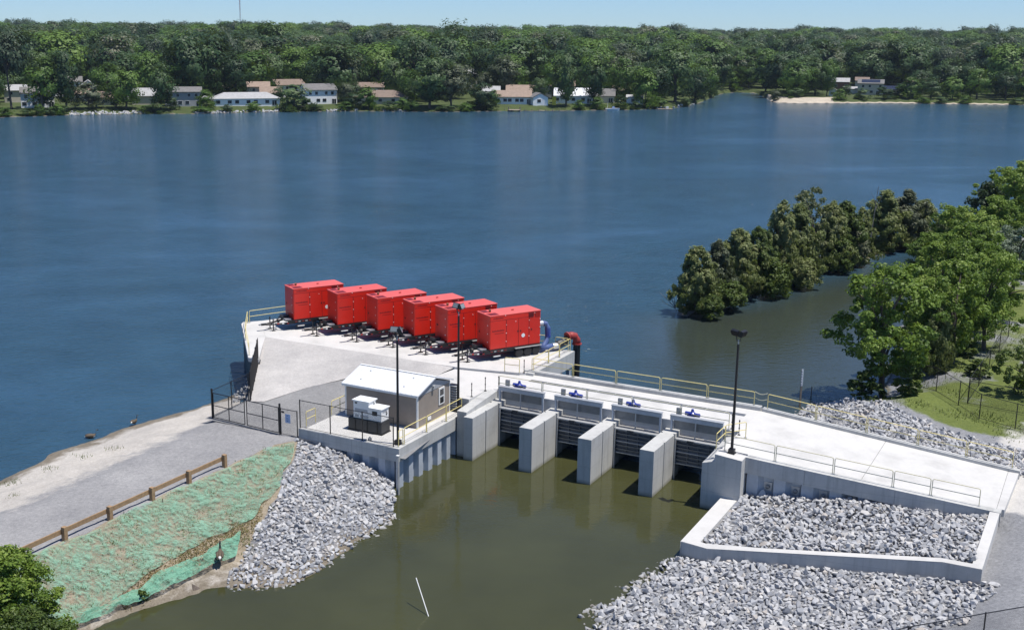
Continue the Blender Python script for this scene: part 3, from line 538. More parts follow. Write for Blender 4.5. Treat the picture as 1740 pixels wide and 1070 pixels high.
    B_.part('post', 'galvanised', lambda b: b.box(u - 0.04, u + 0.04, 5.72, 5.78, DZ, DZ + 0.7)); B_.part('box', 'steel_grey', lambda b: b.box(u - 0.16, u + 0.16, 5.6, 5.76, DZ + 0.4, DZ + 0.86))
    B_.part('door', 'galvanised', lambda b: b.box(u - 0.13, u + 0.13, 5.585, 5.597, DZ + 0.43, DZ + 0.83))

# ------------------------------------------------------------------ railings
def rail_panel(p0, p1, label, mat='yellow_rail', h=1.1, group=None, mid=True, posts=2, name='railing', cat='railing', knee=False):
    """inverted-U tube panel from foot to foot"""
    R_ = Thing(name, label, cat, ((p0[0] + p1[0]) / 2, (p0[1] + p1[1]) / 2, (p0[2] + p1[2]) / 2), group)
    a, c = Vector(p0), Vector(p1); up = Vector((0, 0, h)); d = (c - a); r = 0.028; e = d.normalized() * 0.1
    for k in range(posts):
        q = a.lerp(c, k / (posts - 1)); ends = k in (0, posts - 1)
        R_.part('post', mat, lambda b: b.tube([q, q + up - Vector((0, 0, 0.1 if ends else 0))], r))
        R_.part('foot_plate', 'galvanised', lambda b: b.box(q.x - 0.09, q.x + 0.09, q.y - 0.09, q.y + 0.09, q.z, q.z + 0.02))
    R_.part('top_rail', mat, lambda b: b.tube([a + up - Vector((0, 0, 0.1)), a + up - Vector((0, 0, 0.03)) + e * 0.3, a + up + e, c + up - e, c + up - Vector((0, 0, 0.03)) - e * 0.3, c + up - Vector((0, 0, 0.1))], r))
    if mid: R_.part('mid_rail', mat, lambda b: b.tube([a + up * 0.52, c + up * 0.52], r * 0.9))
    return R_
us = [(-4.3, -0.8), (-0.68, 2.82), (2.94, 6.4), (6.52, 10.05), (10.17, 13.6)]
for i, (a, c) in enumerate(us):
    rail_panel((a, 10.8, DZ + 0.27), (c, 10.8, DZ + 0.27), 'yellow tube railing panel on the lake side of the deck, %s from the pump pad' % ['first', 'second', 'third', 'fourth', 'fifth'][i], group='lake side deck railings', h=1.02)
ds_ = [(-4.4, -0.85), (-0.75, 2.75), (2.85, 6.28), (6.38, 9.88), (9.98, 13.4)]
for i, (a, c) in enumerate(ds_):
    rail_panel((a, 5.42, DZ), (c, 5.42, DZ), 'thin pale railing panel behind the hoist frames, %s from the shed' % ['first', 'second', 'third', 'fourth', 'fifth'][i], 'pale_rail', 1.18, 'pale railings behind the hoists')
# chain gap between deck and ramp railings
Cg = Thing('chain', 'double pale safety chain closing the gap between deck and ramp railings', 'chain', (14.1, 10.8, DZ))
for h in (0.6, 1.05):
    Cg.part('chain_strand', 'pale_rail', lambda b: b.tube([(13.62 + 0.92 * t, 10.8, DZ + 0.27 + h - 0.14 * math.sin(math.pi * t)) for t in [k / 6 for k in range(7)]], 0.02, 5))
def stanchion(u, v, z, label, h=1.08):
    S_ = Thing('stanchion', label, 'post', (u, v, z), 'black chain posts')
    S_.part('post', 'black_metal', lambda b: b.tube([(u, v, z), (u, v, z + h)], 0.03)); S_.part('base', 'black_metal', lambda b: b.lathe([(0.11, 0), (0.11, 0.03), (0.04, 0.05)], (u, v, z), n=10))
    for hh in (0.5, 1.0): S_.part('ring', 'black_metal', lambda b: b.lathe([(0.05, -0.03), (0.055, 0), (0.05, 0.03)], (u, v, z + hh), n=8))
stanchion(-5.45, 3.0, DZ, 'slim dark chain post on the apron nearest the tall lamp pole beside the shed'); stanchion(-5.3, 4.85, DZ, 'slim dark chain post on the apron, middle of the three beside the first hoist'); stanchion(-4.55, 5.6, DZ, 'slim dark chain post right behind the first hoist frame')
stanchion(13.55, 5.6, DZ, 'slim dark chain post left of the lamp pole on the ramp side'); stanchion(14.35, 4.6, DZ, 'slim dark chain post right behind the lamp pole on the ramp side')
stanchion(-4.7, 10.2, 4.0, 'slim dark chain post standing between two yellow rails at the pad corner')

# ------------------------------------------------------------------ access ramp
RF = lambda u: 0.7 + (u - 14.2) * (2.0 / 16.8)          # front edge of the ramp
T = Thing('access_ramp', 'long white concrete ramp sloping down to the right bank', 'ramp', (22, 6, 0))
for (a, c) in ((14.2, 22.9), (22.93, 30.7)):
    T.part('slab', 'concrete', lambda b: b.prism([(a, RF(a) + 0.62), (c, RF(c) + 0.62), (c, 10.5), (a, 10.5)], [ramp_z(a) - 1, ramp_z(c) - 1, ramp_z(c) - 1, ramp_z(a) - 1], [ramp_z(a), ramp_z(c), ramp_z(c), ramp_z(a)]))
T.part('cap_beam', 'concrete_wall', lambda b: b.prism([(15.905, RF(15.905)), (31.0, RF(31.0)), (31.0, RF(31.0) + 0.612), (15.905, RF(15.905) + 0.612)], [ramp_z(15.9) - 1.05, ramp_z(31) - 0.9, ramp_z(31) - 0.9, ramp_z(15.9) - 1.05], [ramp_z(15.9) + 0.004, ramp_z(31) + 0.004, ramp_z(31) + 0.004, ramp_z(15.9) + 0.004]))
T.part('curb', 'concrete_wall', lambda b: b.prism([(14.3, 10.503), (31.4, 10.503), (31.4, 10.95), (14.3, 10.95)], 0.8, [ramp_z(14.3) + 0.22, ramp_z(31.4) + 0.2, ramp_z(31.4) + 0.2, ramp_z(14.3) + 0.22]))
T.part('end_beam', 'concrete', lambda b: b.prism([(30.72, RF(30.7) + 0.62), (31.15, RF(31) + 0.62), (31.35, 10.5), (30.72, 10.5)], 1.2, ramp_z(30.9) + 0.006))
for k in range(2):
    u = 19.6 + k * 5.4; T.part('form_joint', 'concrete_old', lambda b: b.box(u, u + 0.03, RF(u) - 0.004, RF(u) + 0.1, ramp_z(u) - 0.98, ramp_z(u) - 0.02))
def sheet(T_, fn, n, z0, z1, mat, name='sheet_pile'):
    """corrugated steel sheet piling; fn(s, off) -> (u, v), one part per pile"""
    for k in range(n):
        s0 = k; pts = [fn(s0, 0.0), fn(s0 + 0.42, 0.0), fn(s0 + 0.58, 0.36), fn(s0 + 0.92, 0.36), fn(s0 + 1.0, 0.0)]
        back = [fn(s0 + 1.0, 0.05), fn(s0 + 0.93, 0.42), fn(s0 + 0.56, 0.42), fn(s0 + 0.40, 0.05), fn(s0, 0.05)]
        zt = z1(s0) if callable(z1) else z1
        T_.part(name, mat, lambda b: b.prism(pts + back, z0, zt))
sheet(T, lambda s, off: (16.0 + s * 1.72, RF(16 + s * 1.72) + 0.22 + off), 9, -1.0, lambda s: ramp_z(16 + s * 1.72) - 1.0 - 0.01, 'sheet_pile')
for k in range(5):
    u = 16.0 + k * 1.72 + 1.29; v = RF(u) + 0.22 + 0.36
    pl = T.part('anchor_plate', 'galvanised', lambda b: b.box(u - 0.26, u + 0.26, v - 0.05, v - 0.003, 1.45 - k * 0.04, 2.05 - k * 0.04))
    T.part('anchor_nut', 'steel_grey', lambda b: b.lathe([(0.14, 0), (0.14, -0.12), (0.08, -0.14)], (u, v - 0.05, 1.75 - k * 0.04), 'y', 8), parent=pl)
fr = [(14.45, 1.15), (17.6, 1.6), (21.2, 2.03), (24.75, 2.45), (26.95, 2.7), (29.75, 2.92)]
for i in range(5):
    (a, va), (c, vc) = fr[i], fr[i + 1]
    if i: a += 0.1
    rail_panel((a, RF(a) + 0.38, ramp_z(a)), (c, RF(c) + 0.38, ramp_z(c)), 'pale railing panel on the near edge of the ramp, %s from the lamp pole' % ['first', 'second', 'third', 'fourth', 'fifth'][i], 'pale_rail', 1.1, 'near ramp railings')
bk = [14.6, 18.0, 21.5, 24.9, 28.0, 30.9]
for i in range(5):
    a, c = bk[i] + (0.1 if i else 0), bk[i + 1]
    rail_panel((a, 10.75, ramp_z(a) + 0.2), (c, 10.75, ramp_z(c) + 0.2), 'yellow railing panel on the far edge of the ramp, %s from the deck' % ['first', 'second', 'third', 'fourth', 'fifth'][i], 'yellow_rail', 1.1, 'far ramp railings')
rail_panel((13.9, 1.0, DZ), (13.9, 2.9, DZ), 'short yellow railing at the abutment corner beside the lamp pole', 'yellow_rail', 1.1)
rail_panel((13.9, 3.0, DZ), (14.9, 4.3, DZ), 'short yellow railing running back from the abutment corner to the chain post', 'yellow_rail', 1.1)

# ------------------------------------------------------------------ stone basin walls beside the ramp
T = Thing('basin_wall', 'low white concrete wall round the stone bed below the ramp', 'wall', (22, -4, 0))
T.part('side_wall', 'concrete', lambda b: b.prism([(14.7, -7.8), (15.75, -7.3), (15.75, 0.08), (14.7, 0.08)], -0.8, [1.0, 1.0, 1.0, 1.0]))
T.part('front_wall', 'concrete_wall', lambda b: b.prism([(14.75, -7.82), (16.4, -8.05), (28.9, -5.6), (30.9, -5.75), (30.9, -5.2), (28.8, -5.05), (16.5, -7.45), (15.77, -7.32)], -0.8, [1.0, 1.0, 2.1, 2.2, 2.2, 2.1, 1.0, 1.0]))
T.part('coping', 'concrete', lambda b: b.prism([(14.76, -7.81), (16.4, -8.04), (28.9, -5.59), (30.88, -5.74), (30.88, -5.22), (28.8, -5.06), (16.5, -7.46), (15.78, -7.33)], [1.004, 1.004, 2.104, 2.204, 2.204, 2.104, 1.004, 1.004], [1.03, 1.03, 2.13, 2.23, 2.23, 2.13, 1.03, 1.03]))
T.part('end_wall', 'concrete', lambda b: b.prism([(30.35, -5.18), (30.9, -5.19), (30.95, 2.62), (30.4, 2.6)], -0.5, [2.2, 2.2, 2.42, 2.42]))
for u in (20.5, 25.2): T.part('wall_joint', 'concrete_old', lambda b: b.box(u, u + 0.03, -8.04 + (u - 16.4) * 0.196 - 0.003, -8.0 + (u - 16.4) * 0.196, 0, 0.95 + (u - 16.4) * 0.088))

# ------------------------------------------------------------------ shed platform
PZ = 2.87
T = Thing('shed_platform', 'concrete platform on sheet piles carrying the grey shed', 'platform', (-9.6, -2.5, 0))
T.part('slab', 'concrete', lambda b: b.prism([(-13.45, -6.77), (-5.76, -6.77), (-5.76, 2.3), (-13.45, 2.3)], 1.95, PZ))
T.part('cap_beam', 'concrete_wall', lambda b: b.box(-13.8, -5.4, -7.15, -6.773, 1.95, PZ + 0.02)); T.part('cap_beam', 'concrete_wall', lambda b: b.box(-5.757, -5.4, -6.77, 2.2, 1.95, PZ + 0.02))
T.part('step', 'concrete', lambda b: b.prism([(-13.95, -4.3), (-13.453, -4.3), (-13.453, -0.9), (-13.95, -0.9)], 2.2, PZ - 0.3))
T.part('form_joint', 'concrete_old', lambda b: b.box(-9.3, -9.27, -7.154, -7.1, 1.96, 2.86))
sheet(T, lambda s, off: (-5.5 - off, -7.0 + s * 1.28), 7, -1.2, 1.945, 'sheet_pile')
sheet(T, lambda s, off: (-13.7 + s * 1.3, -6.95 + off), 6, -0.5, 1.945, 'sheet_pile')
T.part('corner_pile', 'sheet_pile', lambda b: b.box(-5.75, -5.52, -7.02, -6.78, -1.2, 1.945))
Gp = Thing('steel_pile', 'slim pale steel pile standing by the platform corner', 'post', (-4.95, -8.0, 0)); Gp.part('pile', 'galvanised', lambda b: b.box(-5.03, -4.87, -8.08, -7.92, -1.0, 2.75)); Gp.part('cap', 'white_trim', lambda b: b.box(-5.05, -4.85, -8.1, -7.9, 2.753, 2.8))
pr = [(-6.15, -3.28), (-3.2, -0.55), (-0.47, 1.75)]
rail_panel((-5.62, -6.85, PZ + 0.02), (-5.62, -6.3, PZ + 0.02), 'narrow yellow railing right at the platform corner by the lamp pole', 'yellow_rail', 1.15)
for i, (a, c) in enumerate(pr): rail_panel((-5.6, a, PZ + 0.02), (-5.6, c, PZ + 0.02), 'yellow railing panel on the channel edge of the shed platform, %s from the platform corner' % ORD[i], group='platform railings', h=1.16)
rail_panel((-13.6, -6.5, PZ), (-13.6, -5.4, PZ), 'short yellow railing on the platform beside the chain link corner post', 'yellow_rail', 1.1)
rail_panel((-13.55, -3.5, PZ), (-13.5, -1.45, PZ), 'short three-post yellow railing on the platform left of the shed', 'yellow_rail', 1.1, posts=3)

# shed
T = Thing('pump_control_shed', 'grey-brown lap sided shed with a pale metal gable roof', 'shed', (-9.65, -0.6, PZ))
x0, x1, y0, y1, ze, zr = -12.72, -6.55, -2.9, 1.65, 5.3, 6.02; ym = (y0 + y1) / 2
T.part('wall', 'siding_tan', lambda b: b.prism_x([(y0, PZ + 0.02), (y1, PZ + 0.02), (y1, ze), (ym, zr - 0.07), (y0, ze)], x0, x1))
rf = T.part('roof', 'roof_metal', lambda b: b.add([(x0 - 0.18, y0 - 0.22, ze - 0.03), (x1 + 0.18, y0 - 0.22, ze - 0.03), (x1 + 0.18, ym, zr + 0.03), (x0 - 0.18, ym, zr + 0.03), (x0 - 0.18, y1 + 0.22, ze - 0.03), (x1 + 0.18, y1 + 0.22, ze - 0.03),
    (x0 - 0.18, y0 - 0.22, ze + 0.07), (x1 + 0.18, y0 - 0.22, ze + 0.07), (x1 + 0.18, ym, zr + 0.13), (x0 - 0.18, ym, zr + 0.13), (x0 - 0.18, y1 + 0.22, ze + 0.07), (x1 + 0.18, y1 + 0.22, ze + 0.07)],
    [(6, 7, 8, 9), (9, 8, 11, 10), (0, 3, 2, 1), (3, 4, 5, 2), (0, 1, 7, 6), (5, 4, 10, 11), (1, 2, 8, 7), (2, 5, 11, 8), (0, 6, 9, 3), (3, 9, 10, 4)]))
for k in range(15):
    u = x0 - 0.1 + k * (x1 - x0 + 0.2) / 14; T.part('seam', 'roof_metal', lambda b: b.add([(u - 0.015, y0 - 0.21, ze + 0.075), (u + 0.015, y0 - 0.21, ze + 0.075), (u + 0.015, ym, zr + 0.135), (u - 0.015, ym, zr + 0.135), (u - 0.015, y0 - 0.21, ze + 0.105), (u + 0.015, y0 - 0.21, ze + 0.105), (u + 0.015, ym, zr + 0.165), (u - 0.015, ym, zr + 0.165)], [(4, 5, 6, 7), (0, 1, 5, 4), (1, 2, 6, 5), (3, 0, 4, 7), (2, 3, 7, 6)]), parent=rf)
T.part('ridge_cap', 'white_trim', lambda b: b.box(x0 - 0.18, x1 + 0.18, ym - 0.1, ym + 0.1, zr + 0.13, zr + 0.17), parent=rf)
for (u, t) in ((-11.6, 0.75), (-11.7, 0.25), (-7.9, 0.75), (-8.0, 0.25)):
    yy = lerp(y0, ym, t); zz = lerp(ze, zr, t) + 0.1; T.part('roof_clip', 'galvanised', lambda b: b.lathe([(0.08, 0), (0.08, 0.05), (0.03, 0.1)], (u, yy, zz), n=8), parent=rf)
T.part('fascia', 'white_trim', lambda b: b.box(x0 - 0.16, x1 + 0.16, y0 - 0.25, y0 - 0.222, ze - 0.1, ze + 0.06))
for (u, v) in ((x0 - 0.02, y0 - 0.02), (x1 - 0.1, y0 - 0.02), (x1 - 0.1, y1 - 0.1)): T.part('corner_board', 'white_trim', lambda b: b.box(u, u + 0.12, v, v + 0.12, PZ + 0.02, ze - 0.05))
win = T.part('window', 'white_trim', lambda b: b.box(x1 + 0.003, x1 + 0.06, 0.0, 0.78, 3.82, 5.08))
for z in (3.92, 4.5): T.part('pane', 'glass', lambda b: b.box(x1 + 0.061, x1 + 0.07, 0.13, 0.65, z, z + 0.46), parent=win)
T.part('wall_vent', 'white_trim', lambda b: b.box(x1 + 0.003, x1 + 0.05, -1.55, -1.1, 3.1, 3.32))
T.part('gable_lamp', 'galvanised', lambda b: b.box(x1 + 0.003, x1 + 0.2, ym - 0.35, ym - 0.1, 5.35, 5.55))
T.part('gable_band', 'siding_grey', lambda b: b.prism_x([(y0 + 0.05, ze - 0.12), (y1 - 0.05, ze - 0.12), (y1 - 0.05, ze - 0.05), (ym, zr - 0.12), (y0 + 0.05, ze - 0.05)], x1 + 0.002, x1 + 0.02))
Cn = Thing('condenser_unit', 'dark finned condenser unit against the rear corner of the shed', 'air conditioner', (-6.3, 1.95, PZ))
Cn.part('casing', 'tank_dark', lambda b: b.box(-6.75, -6.1, 1.85, 2.25, PZ, 4.9))
for k in range(10): Cn.part('louvre', 'galvanised', lambda b: b.prism_x([(1.78, PZ + 0.2 + k * 0.19), (1.849, PZ + 0.26 + k * 0.19), (1.849, PZ + 0.31 + k * 0.19), (1.76, PZ + 0.24 + k * 0.19)], -6.75, -6.05))
# standby generator
T = Thing('standby_generator', 'white stepped generator on a black fuel tank in front of the shed', 'generator', (-9.3, -4.9, PZ))
T.part('fuel_tank', 'tank_dark', lambda b: b.box(-10.75, -7.95, -5.4, -4.3, PZ + 0.06, 3.78), bevel=0.03); T.part('skid', 'black_metal', lambda b: b.box(-10.8, -7.9, -5.45, -4.25, PZ, PZ + 0.058))
for u in (-10.2, -9.2, -8.35): T.part('tank_rib', 'black_metal', lambda b: b.box(u, u + 0.08, -5.44, -5.403, PZ + 0.06, 3.74))
en = T.part('enclosure', 'white_paint', lambda b: b.prism_x([(-5.32, 3.79), (-4.38, 3.79), (-4.38, 5.05), (-5.32, 5.05)], -10.35, -9.05), bevel=0.03)
T.part('enclosure_low', 'white_paint', lambda b: b.box(-9.045, -8.0, -5.32, -4.38, 3.79, 4.68), bevel=0.03)
T.part('roof', 'white_paint', lambda b: b.box(-10.42, -8.98, -5.4, -4.3, 5.053, 5.12)); T.part('roof', 'white_paint', lambda b: b.box(-9.04, -7.94, -5.4, -4.3, 4.683, 4.74))
T.part('control_window', 'black_metal', lambda b: b.box(-8.75, -8.35, -5.345, -5.323, 4.2, 4.5)); 
for (a, c, z0, z1) in ((-10.2, -9.15, 4.28, 4.5), (-10.2, -9.9, 3.9, 4.06), (-9.75, -9.1, 3.88, 4.06)): T.part('louvre', 'siding_grey', lambda b: b.box(a, c, -5.335, -5.322, z0, z1))
T.part('exhaust', 'galvanised', lambda b: b.tube([(-9.0, -4.7, 4.74), (-9.0, -4.7, 4.98), (-8.9, -4.65, 5.02)], 0.06)); T.part('latch', 'black_metal', lambda b: b.box(-10.2, -10.02, -5.35, -5.323, 4.86, 4.95))
T.part('handle', 'black_metal', lambda b: b.tube([(-7.97, -4.75, 4.45), (-7.94, -4.68, 4.32), (-7.97, -4.72, 4.18)], 0.03)); T.part('louvre', 'siding_grey', lambda b: b.box(-7.998, -7.99, -5.15, -4.6, 4.42, 4.56))
Fl = Thing('floor_light', 'small grey fixture on the platform edge before the generator', 'fixture', (-8.05, -6.7, PZ)); Fl.part('body', 'steel_grey', lambda b: b.lathe([(0.13, 0), (0.13, 0.16), (0.07, 0.22)], (-8.05, -6.7, PZ + 0.02), n=10)); Fl.part('lens', 'lamp_glass', lambda b: b.lathe([(0.06, 0), (0.05, 0.04)], (-8.05, -6.7, PZ + 0.245), n=10))

# ------------------------------------------------------------------ chain link fences and gates
def fence(pts, h, label, name='chain_link_fence', cat='fence', posts=True, r=0.04, mat='chain_link', group=None):
    F_ = Thing(name, label, cat, pts[0], group)
    for i, p in enumerate(pts):
        q = Vector(p); F_.part('post', 'black_metal', lambda b: b.tube([q, q + Vector((0, 0, h + 0.05))], r)); 
    for a, c in zip(pts[:-1], pts[1:]):
        a, c = Vector(a), Vector(c); L_ = (c - a).length
        F_.part('top_rail', 'black_metal', lambda b: b.tube([a + Vector((0, 0, h)), c + Vector((0, 0, h))], 0.025)); F_.part('bottom_rail', 'black_metal', lambda b: b.tube([a + Vector((0, 0, 0.08)), c + Vector((0, 0, 0.08))], 0.018))
        o = F_.part('mesh', mat, lambda b: b.add([a + Vector((0, 0, 0.08)), c + Vector((0, 0, 0.08)), c + Vector((0, 0, h)), a + Vector((0, 0, h))], [(0, 1, 2, 3)]))
        uv = o.data.uv_layers.new(name='UVMap')
        for lp in o.data.loops:
            co = o.data.vertices[lp.vertex_index].co; w = Vector(co) + Vector(F_.o); uv.data[lp.index].uv = ((Vector((w.x, w.y)) - Vector((a.x, a.y))).length, w.z - a.z)
    return F_
fence([(-13.77, -6.98, PZ + 0.02), (-11.16, -6.98, PZ + 0.02), (-8.47, -6.98, PZ + 0.02), (-5.95, -6.98, PZ + 0.02)], 2.05, 'black chain link fence along the front of the shed platform')
fence([(-22.0, -6.75, 2.22), (-22.03, -4.6, 2.32), (-22.05, -2.6, 2.42)], 2.1, 'black chain link fence from the gate back towards the lake wall')
pf = fence([(-15.3, -7.22, 2.2), (-13.86, -7.2, 2.2)], 1.95, 'black chain link panel with a blue notice between gate and platform')
def gate_leaf(a, c, label):
    a, c = Vector(a), Vector(c); d = (c - a).normalized(); a2, c2 = a + d * 0.12, c - d * 0.06; F_ = Thing('swing_gate', label, 'gate', tuple(a), 'double swing gate leaves'); Z = lambda z: Vector((0, 0, z))
    F_.part('hinge_post', 'black_metal', lambda b: b.tube([a, a + Z(2.3)], 0.075, 8)); m_ = a2.lerp(c2, 0.5)
    for nm, q in (('stile', a2), ('stile', c2), ('mullion', m_)): F_.part(nm, 'black_metal', lambda b: b.tube([q + Z(0.1), q + Z(1.98)], 0.035))
    for z in (0.1, 1.02, 1.98): F_.part('rail', 'black_metal', lambda b: b.tube([a2 + Z(z), c2 + Z(z)], 0.032))
    o = F_.part('mesh', 'chain_link', lambda b: b.add([a2 + Z(0.1), c2 + Z(0.1), c2 + Z(1.98), a2 + Z(1.98)], [(0, 1, 2, 3)])); uv = o.data.uv_layers.new(name='UVMap')
    for lp in o.data.loops:
        w = Vector(o.data.vertices[lp.vertex_index].co) + Vector(F_.o); uv.data[lp.index].uv = ((Vector((w.x, w.y)) - Vector((a.x, a.y))).length, w.z)
gate_leaf((-21.95, -6.86, 2.2), (-18.7, -7.02, 2.2), 'left leaf of the black double gate across the road'); gate_leaf((-15.38, -7.22, 2.2), (-18.6, -7.03, 2.2), 'right leaf of the black double gate, hinged beside the blue notice')
Sg = Thing('notice_sign', 'pale blue notice hung on the chain link beside the gate', 'sign', (-14.6, -7.26, 3.2)); Sg.part('board', 'sign_blue', lambda b: b.box(-14.85, -14.4, -7.285, -7.27, 3.2, 3.85))
for k, (w_, z) in enumerate(((0.1, 3.7), (0.16, 3.5), (0.13, 3.32))): Sg.part('print', 'sign_ink', lambda b: b.box(-14.66 - w_ / 2, -14.66 + w_ / 2, -7.29, -7.286, z, z + 0.06))
Sg = Thing('warning_plate', 'small dark plate on the chain link above the blue notice', 'sign', (-15.1, -7.26, 3.9)); Sg.part('plate', 'tank_dark', lambda b: b.box(-15.18, -14.93, -7.285, -7.27, 3.88, 4.02)); Sg.part('plate_bolt', 'rust', lambda b: b.box(-15.07, -15.03, -7.29, -7.286, 3.93, 3.97))

# ------------------------------------------------------------------ pump pad
QZ = 4.0
T = Thing('pump_pad', 'white concrete pad on the lake edge carrying six red pumps', 'platform', (-18, 13, 0))
pad = [(-29.4, 8.68), (-10.3, 8.86), (-5.12, 9.87), (-4.5, 10.2), (-4.5, 17.6), (-31.0, 18.0), (-33.6, 13.2), (-33.0, 12.6)]
T.part('slab', 'concrete', lambda b: b.prism(pad, 3.0, QZ))
T.part('edge_beam', 'concrete_wall', lambda b: b.box(-4.497, -3.9, 10.2, 18.2, 2.75, QZ + 0.03)); T.part('edge_beam', 'concrete', lambda b: b.box(-31.0, -4.5, 17.65, 18.2, 2.75, QZ + 0.02))
T.part('wall_top', 'concrete', lambda b: b.prism([(-25.9, 3.4), (-29.42, 8.68), (-33.02, 12.62), (-33.62, 13.22), (-34.6, 11.9), (-34.3, 11.3), (-26.9, 3.3)], 3.4, [3.75, QZ + 0.01, QZ + 0.01, QZ + 0.01, QZ + 0.02, QZ + 0.02, 3.75]))
T.part('lake_wall', 'dark_pile', lambda b: b.prism([(-25.85, 3.5), (-29.4, 8.7), (-31, 17.6), (-33.5, 13.1), (-34.45, 11.85), (-34.15, 11.35), (-26.8, 3.42)], -1.5, 3.395))
T.part('fender_pile', 'timber_old', lambda b: b.tube([(-34.7, 12.2, -1), (-34.7, 12.2, 3.2)], 0.16, 8))
for k in range(5): T.part('pile', 'sheet_pile', lambda b: b.box(-4.3, -4.0, 11.4 + k * 1.5, 11.7 + k * 1.5, -1.5, 2.745))
T.part('lake_wall', 'dark_pile', lambda b: b.box(-30.5, -5.6, 16.8, 17.2, -1.5, 2.99)); T.part('lake_wall', 'dark_pile', lambda b: b.box(-5.6, -5.2, 11.1, 17.2, -1.5, 2.99))
rp = [(10.9, 13.6), (13.7, 15.7), (15.8, 17.9)]
for i, (a, c) in enumerate(rp): rail_panel((-4.2, a, QZ + 0.03), (-4.2, c, QZ + 0.03), 'yellow railing panel on the right edge of the pump pad, %s from the deck' % ORD[i], group='pump pad railings', h=1.12)
rail_panel((-6.2, 9.75, QZ), (-5.0, 9.97, QZ), 'short yellow railing at the near corner of the pump pad', 'yellow_rail', 1.15)
rail_panel((-4.4, 17.95, QZ), (-5.6, 17.95, QZ), 'short yellow railing at the far corner of the pump pad beside the discharge pipe', 'yellow_rail', 1.1); rail_panel((-6.4, 17.95, QZ), (-9.2, 17.95, QZ), 'yellow railing at the lake edge behind the blue hose', 'yellow_rail', 1.1)
rail_panel((-27.3, 3.9, 3.77), (-30.5, 7.3, QZ + 0.02), 'yellow railing on the lake wall, section nearest the picket fence', 'yellow_rail', 1.1); rail_panel((-30.6, 7.4, QZ + 0.02), (-34.05, 11.9, QZ + 0.02), 'yellow railing on the lake wall leading to the pad corner', 'yellow_rail', 1.1); rail_panel((-34.0, 12.1, QZ + 0.02), (-32.2, 16.0, QZ), 'yellow railing across the far left corner of the pump pad', 'yellow_rail', 1.1)
Pk = Thing('picket_fence', 'dark steel picket fence climbing along the gravel slope edge', 'fence', (-22, -2.5, 2.4))
a, c = Vector((-21.95, -2.5, 2.4)), Vector((-26.3, 3.85, 3.2)); n_ = 34
for k in range(n_ + 1):
    q = a.lerp(c, k / n_); big = k % 8 == 0; top = lerp(4.75, 5.4, k / n_)
    Pk.part('post' if big else 'picket', 'black_metal', lambda b: b.box(q.x - (0.05 if big else 0.018), q.x + (0.05 if big else 0.018), q.y - (0.05 if big else 0.018), q.y + (0.05 if big else 0.018), q.z - (0.3 if big else 0), top))
for z0, z1 in ((2.6, 3.35), (4.6, 5.25)): Pk.part('rail', 'black_metal', lambda b: b.tube([(a.x, a.y, z0), (c.x, c.y, z1)], 0.03))

# ------------------------------------------------------------------ lamp poles
def lamp_pole(u, v, z, h, label, az):
    T = Thing('floodlight_pole', label, 'lamp', (u, v, z), 'floodlight poles')
    T.part('base', 'black_metal', lambda b: b.box(u - 0.24, u + 0.24, v - 0.24, v + 0.24, z, z + 0.05)); T.part('base_cover', 'black_metal', lambda b: b.prism([(u - 0.19, v - 0.19), (u + 0.19, v - 0.19), (u + 0.19, v + 0.19), (u - 0.19, v + 0.19)], z + 0.053, z + 0.3))
    T.part('shaft', 'black_metal', lambda b: b.tube([(u, v, z + 0.3), (u, v, z + h)], 0.095, 10, 0.075)); T.part('tenon', 'galvanised', lambda b: b.tube([(u, v, z + h), (u, v, z + h + 0.28)], 0.045, 8))
    T.part('bracket', 'black_metal', lambda b: b.tube([(u - 0.16, v, z + h + 0.55), (u - 0.1, v, z + h + 0.2), (u + 0.1, v, z + h + 0.2), (u + 0.16, v, z + h + 0.55)], 0.04, 6))
    for k, (dx, ang) in enumerate(((-0.2, az), (0.24, az + 1.9))):
        hd = MB(T.o); M_ = Matrix.Translation((u + dx, v, z + h + 0.72)) @ Matrix.Rotation(ang, 4, 'Z') @ Matrix.Rotation(-0.45, 4, 'X')
        t = MB(); t.box(-0.3, 0.3, -0.09, 0.09, -0.2, 0.2); hd.add([M_ @ Vector(q) for q in t.v], t.f); head = hd.build('lamp_head', 'black_metal', T.e)
        t = MB(); t.box(-0.26, 0.26, -0.1, -0.093, -0.16, 0.16); gl = MB(T.o); gl.add([M_ @ Vector(q) for q in t.v], t.f); gl.build('lens', 'lamp_glass', head)
        t = MB()
        for q in range(6): t.box(-0.28 + q * 0.11, -0.25 + q * 0.11, 0.093, 0.16, -0.16, 0.16)
        fi = MB(T.o); fi.add([M_ @ Vector(q) for q in t.v], t.f); fi.build('cooling_fins', 'black_metal', head)
lamp_pole(-6.02, -6.3, PZ, 7.3, 'tall black twin floodlight pole at the near corner of the shed platform', 0.2); lamp_pole(-6.0, 1.95, PZ, 7.3, 'tall black twin floodlight pole behind the right end of the shed', -0.3); lamp_pole(14.95, 1.0, ramp_z(14.95), 7.3, 'tall black twin floodlight pole on the abutment at the top of the ramp', 2.6)
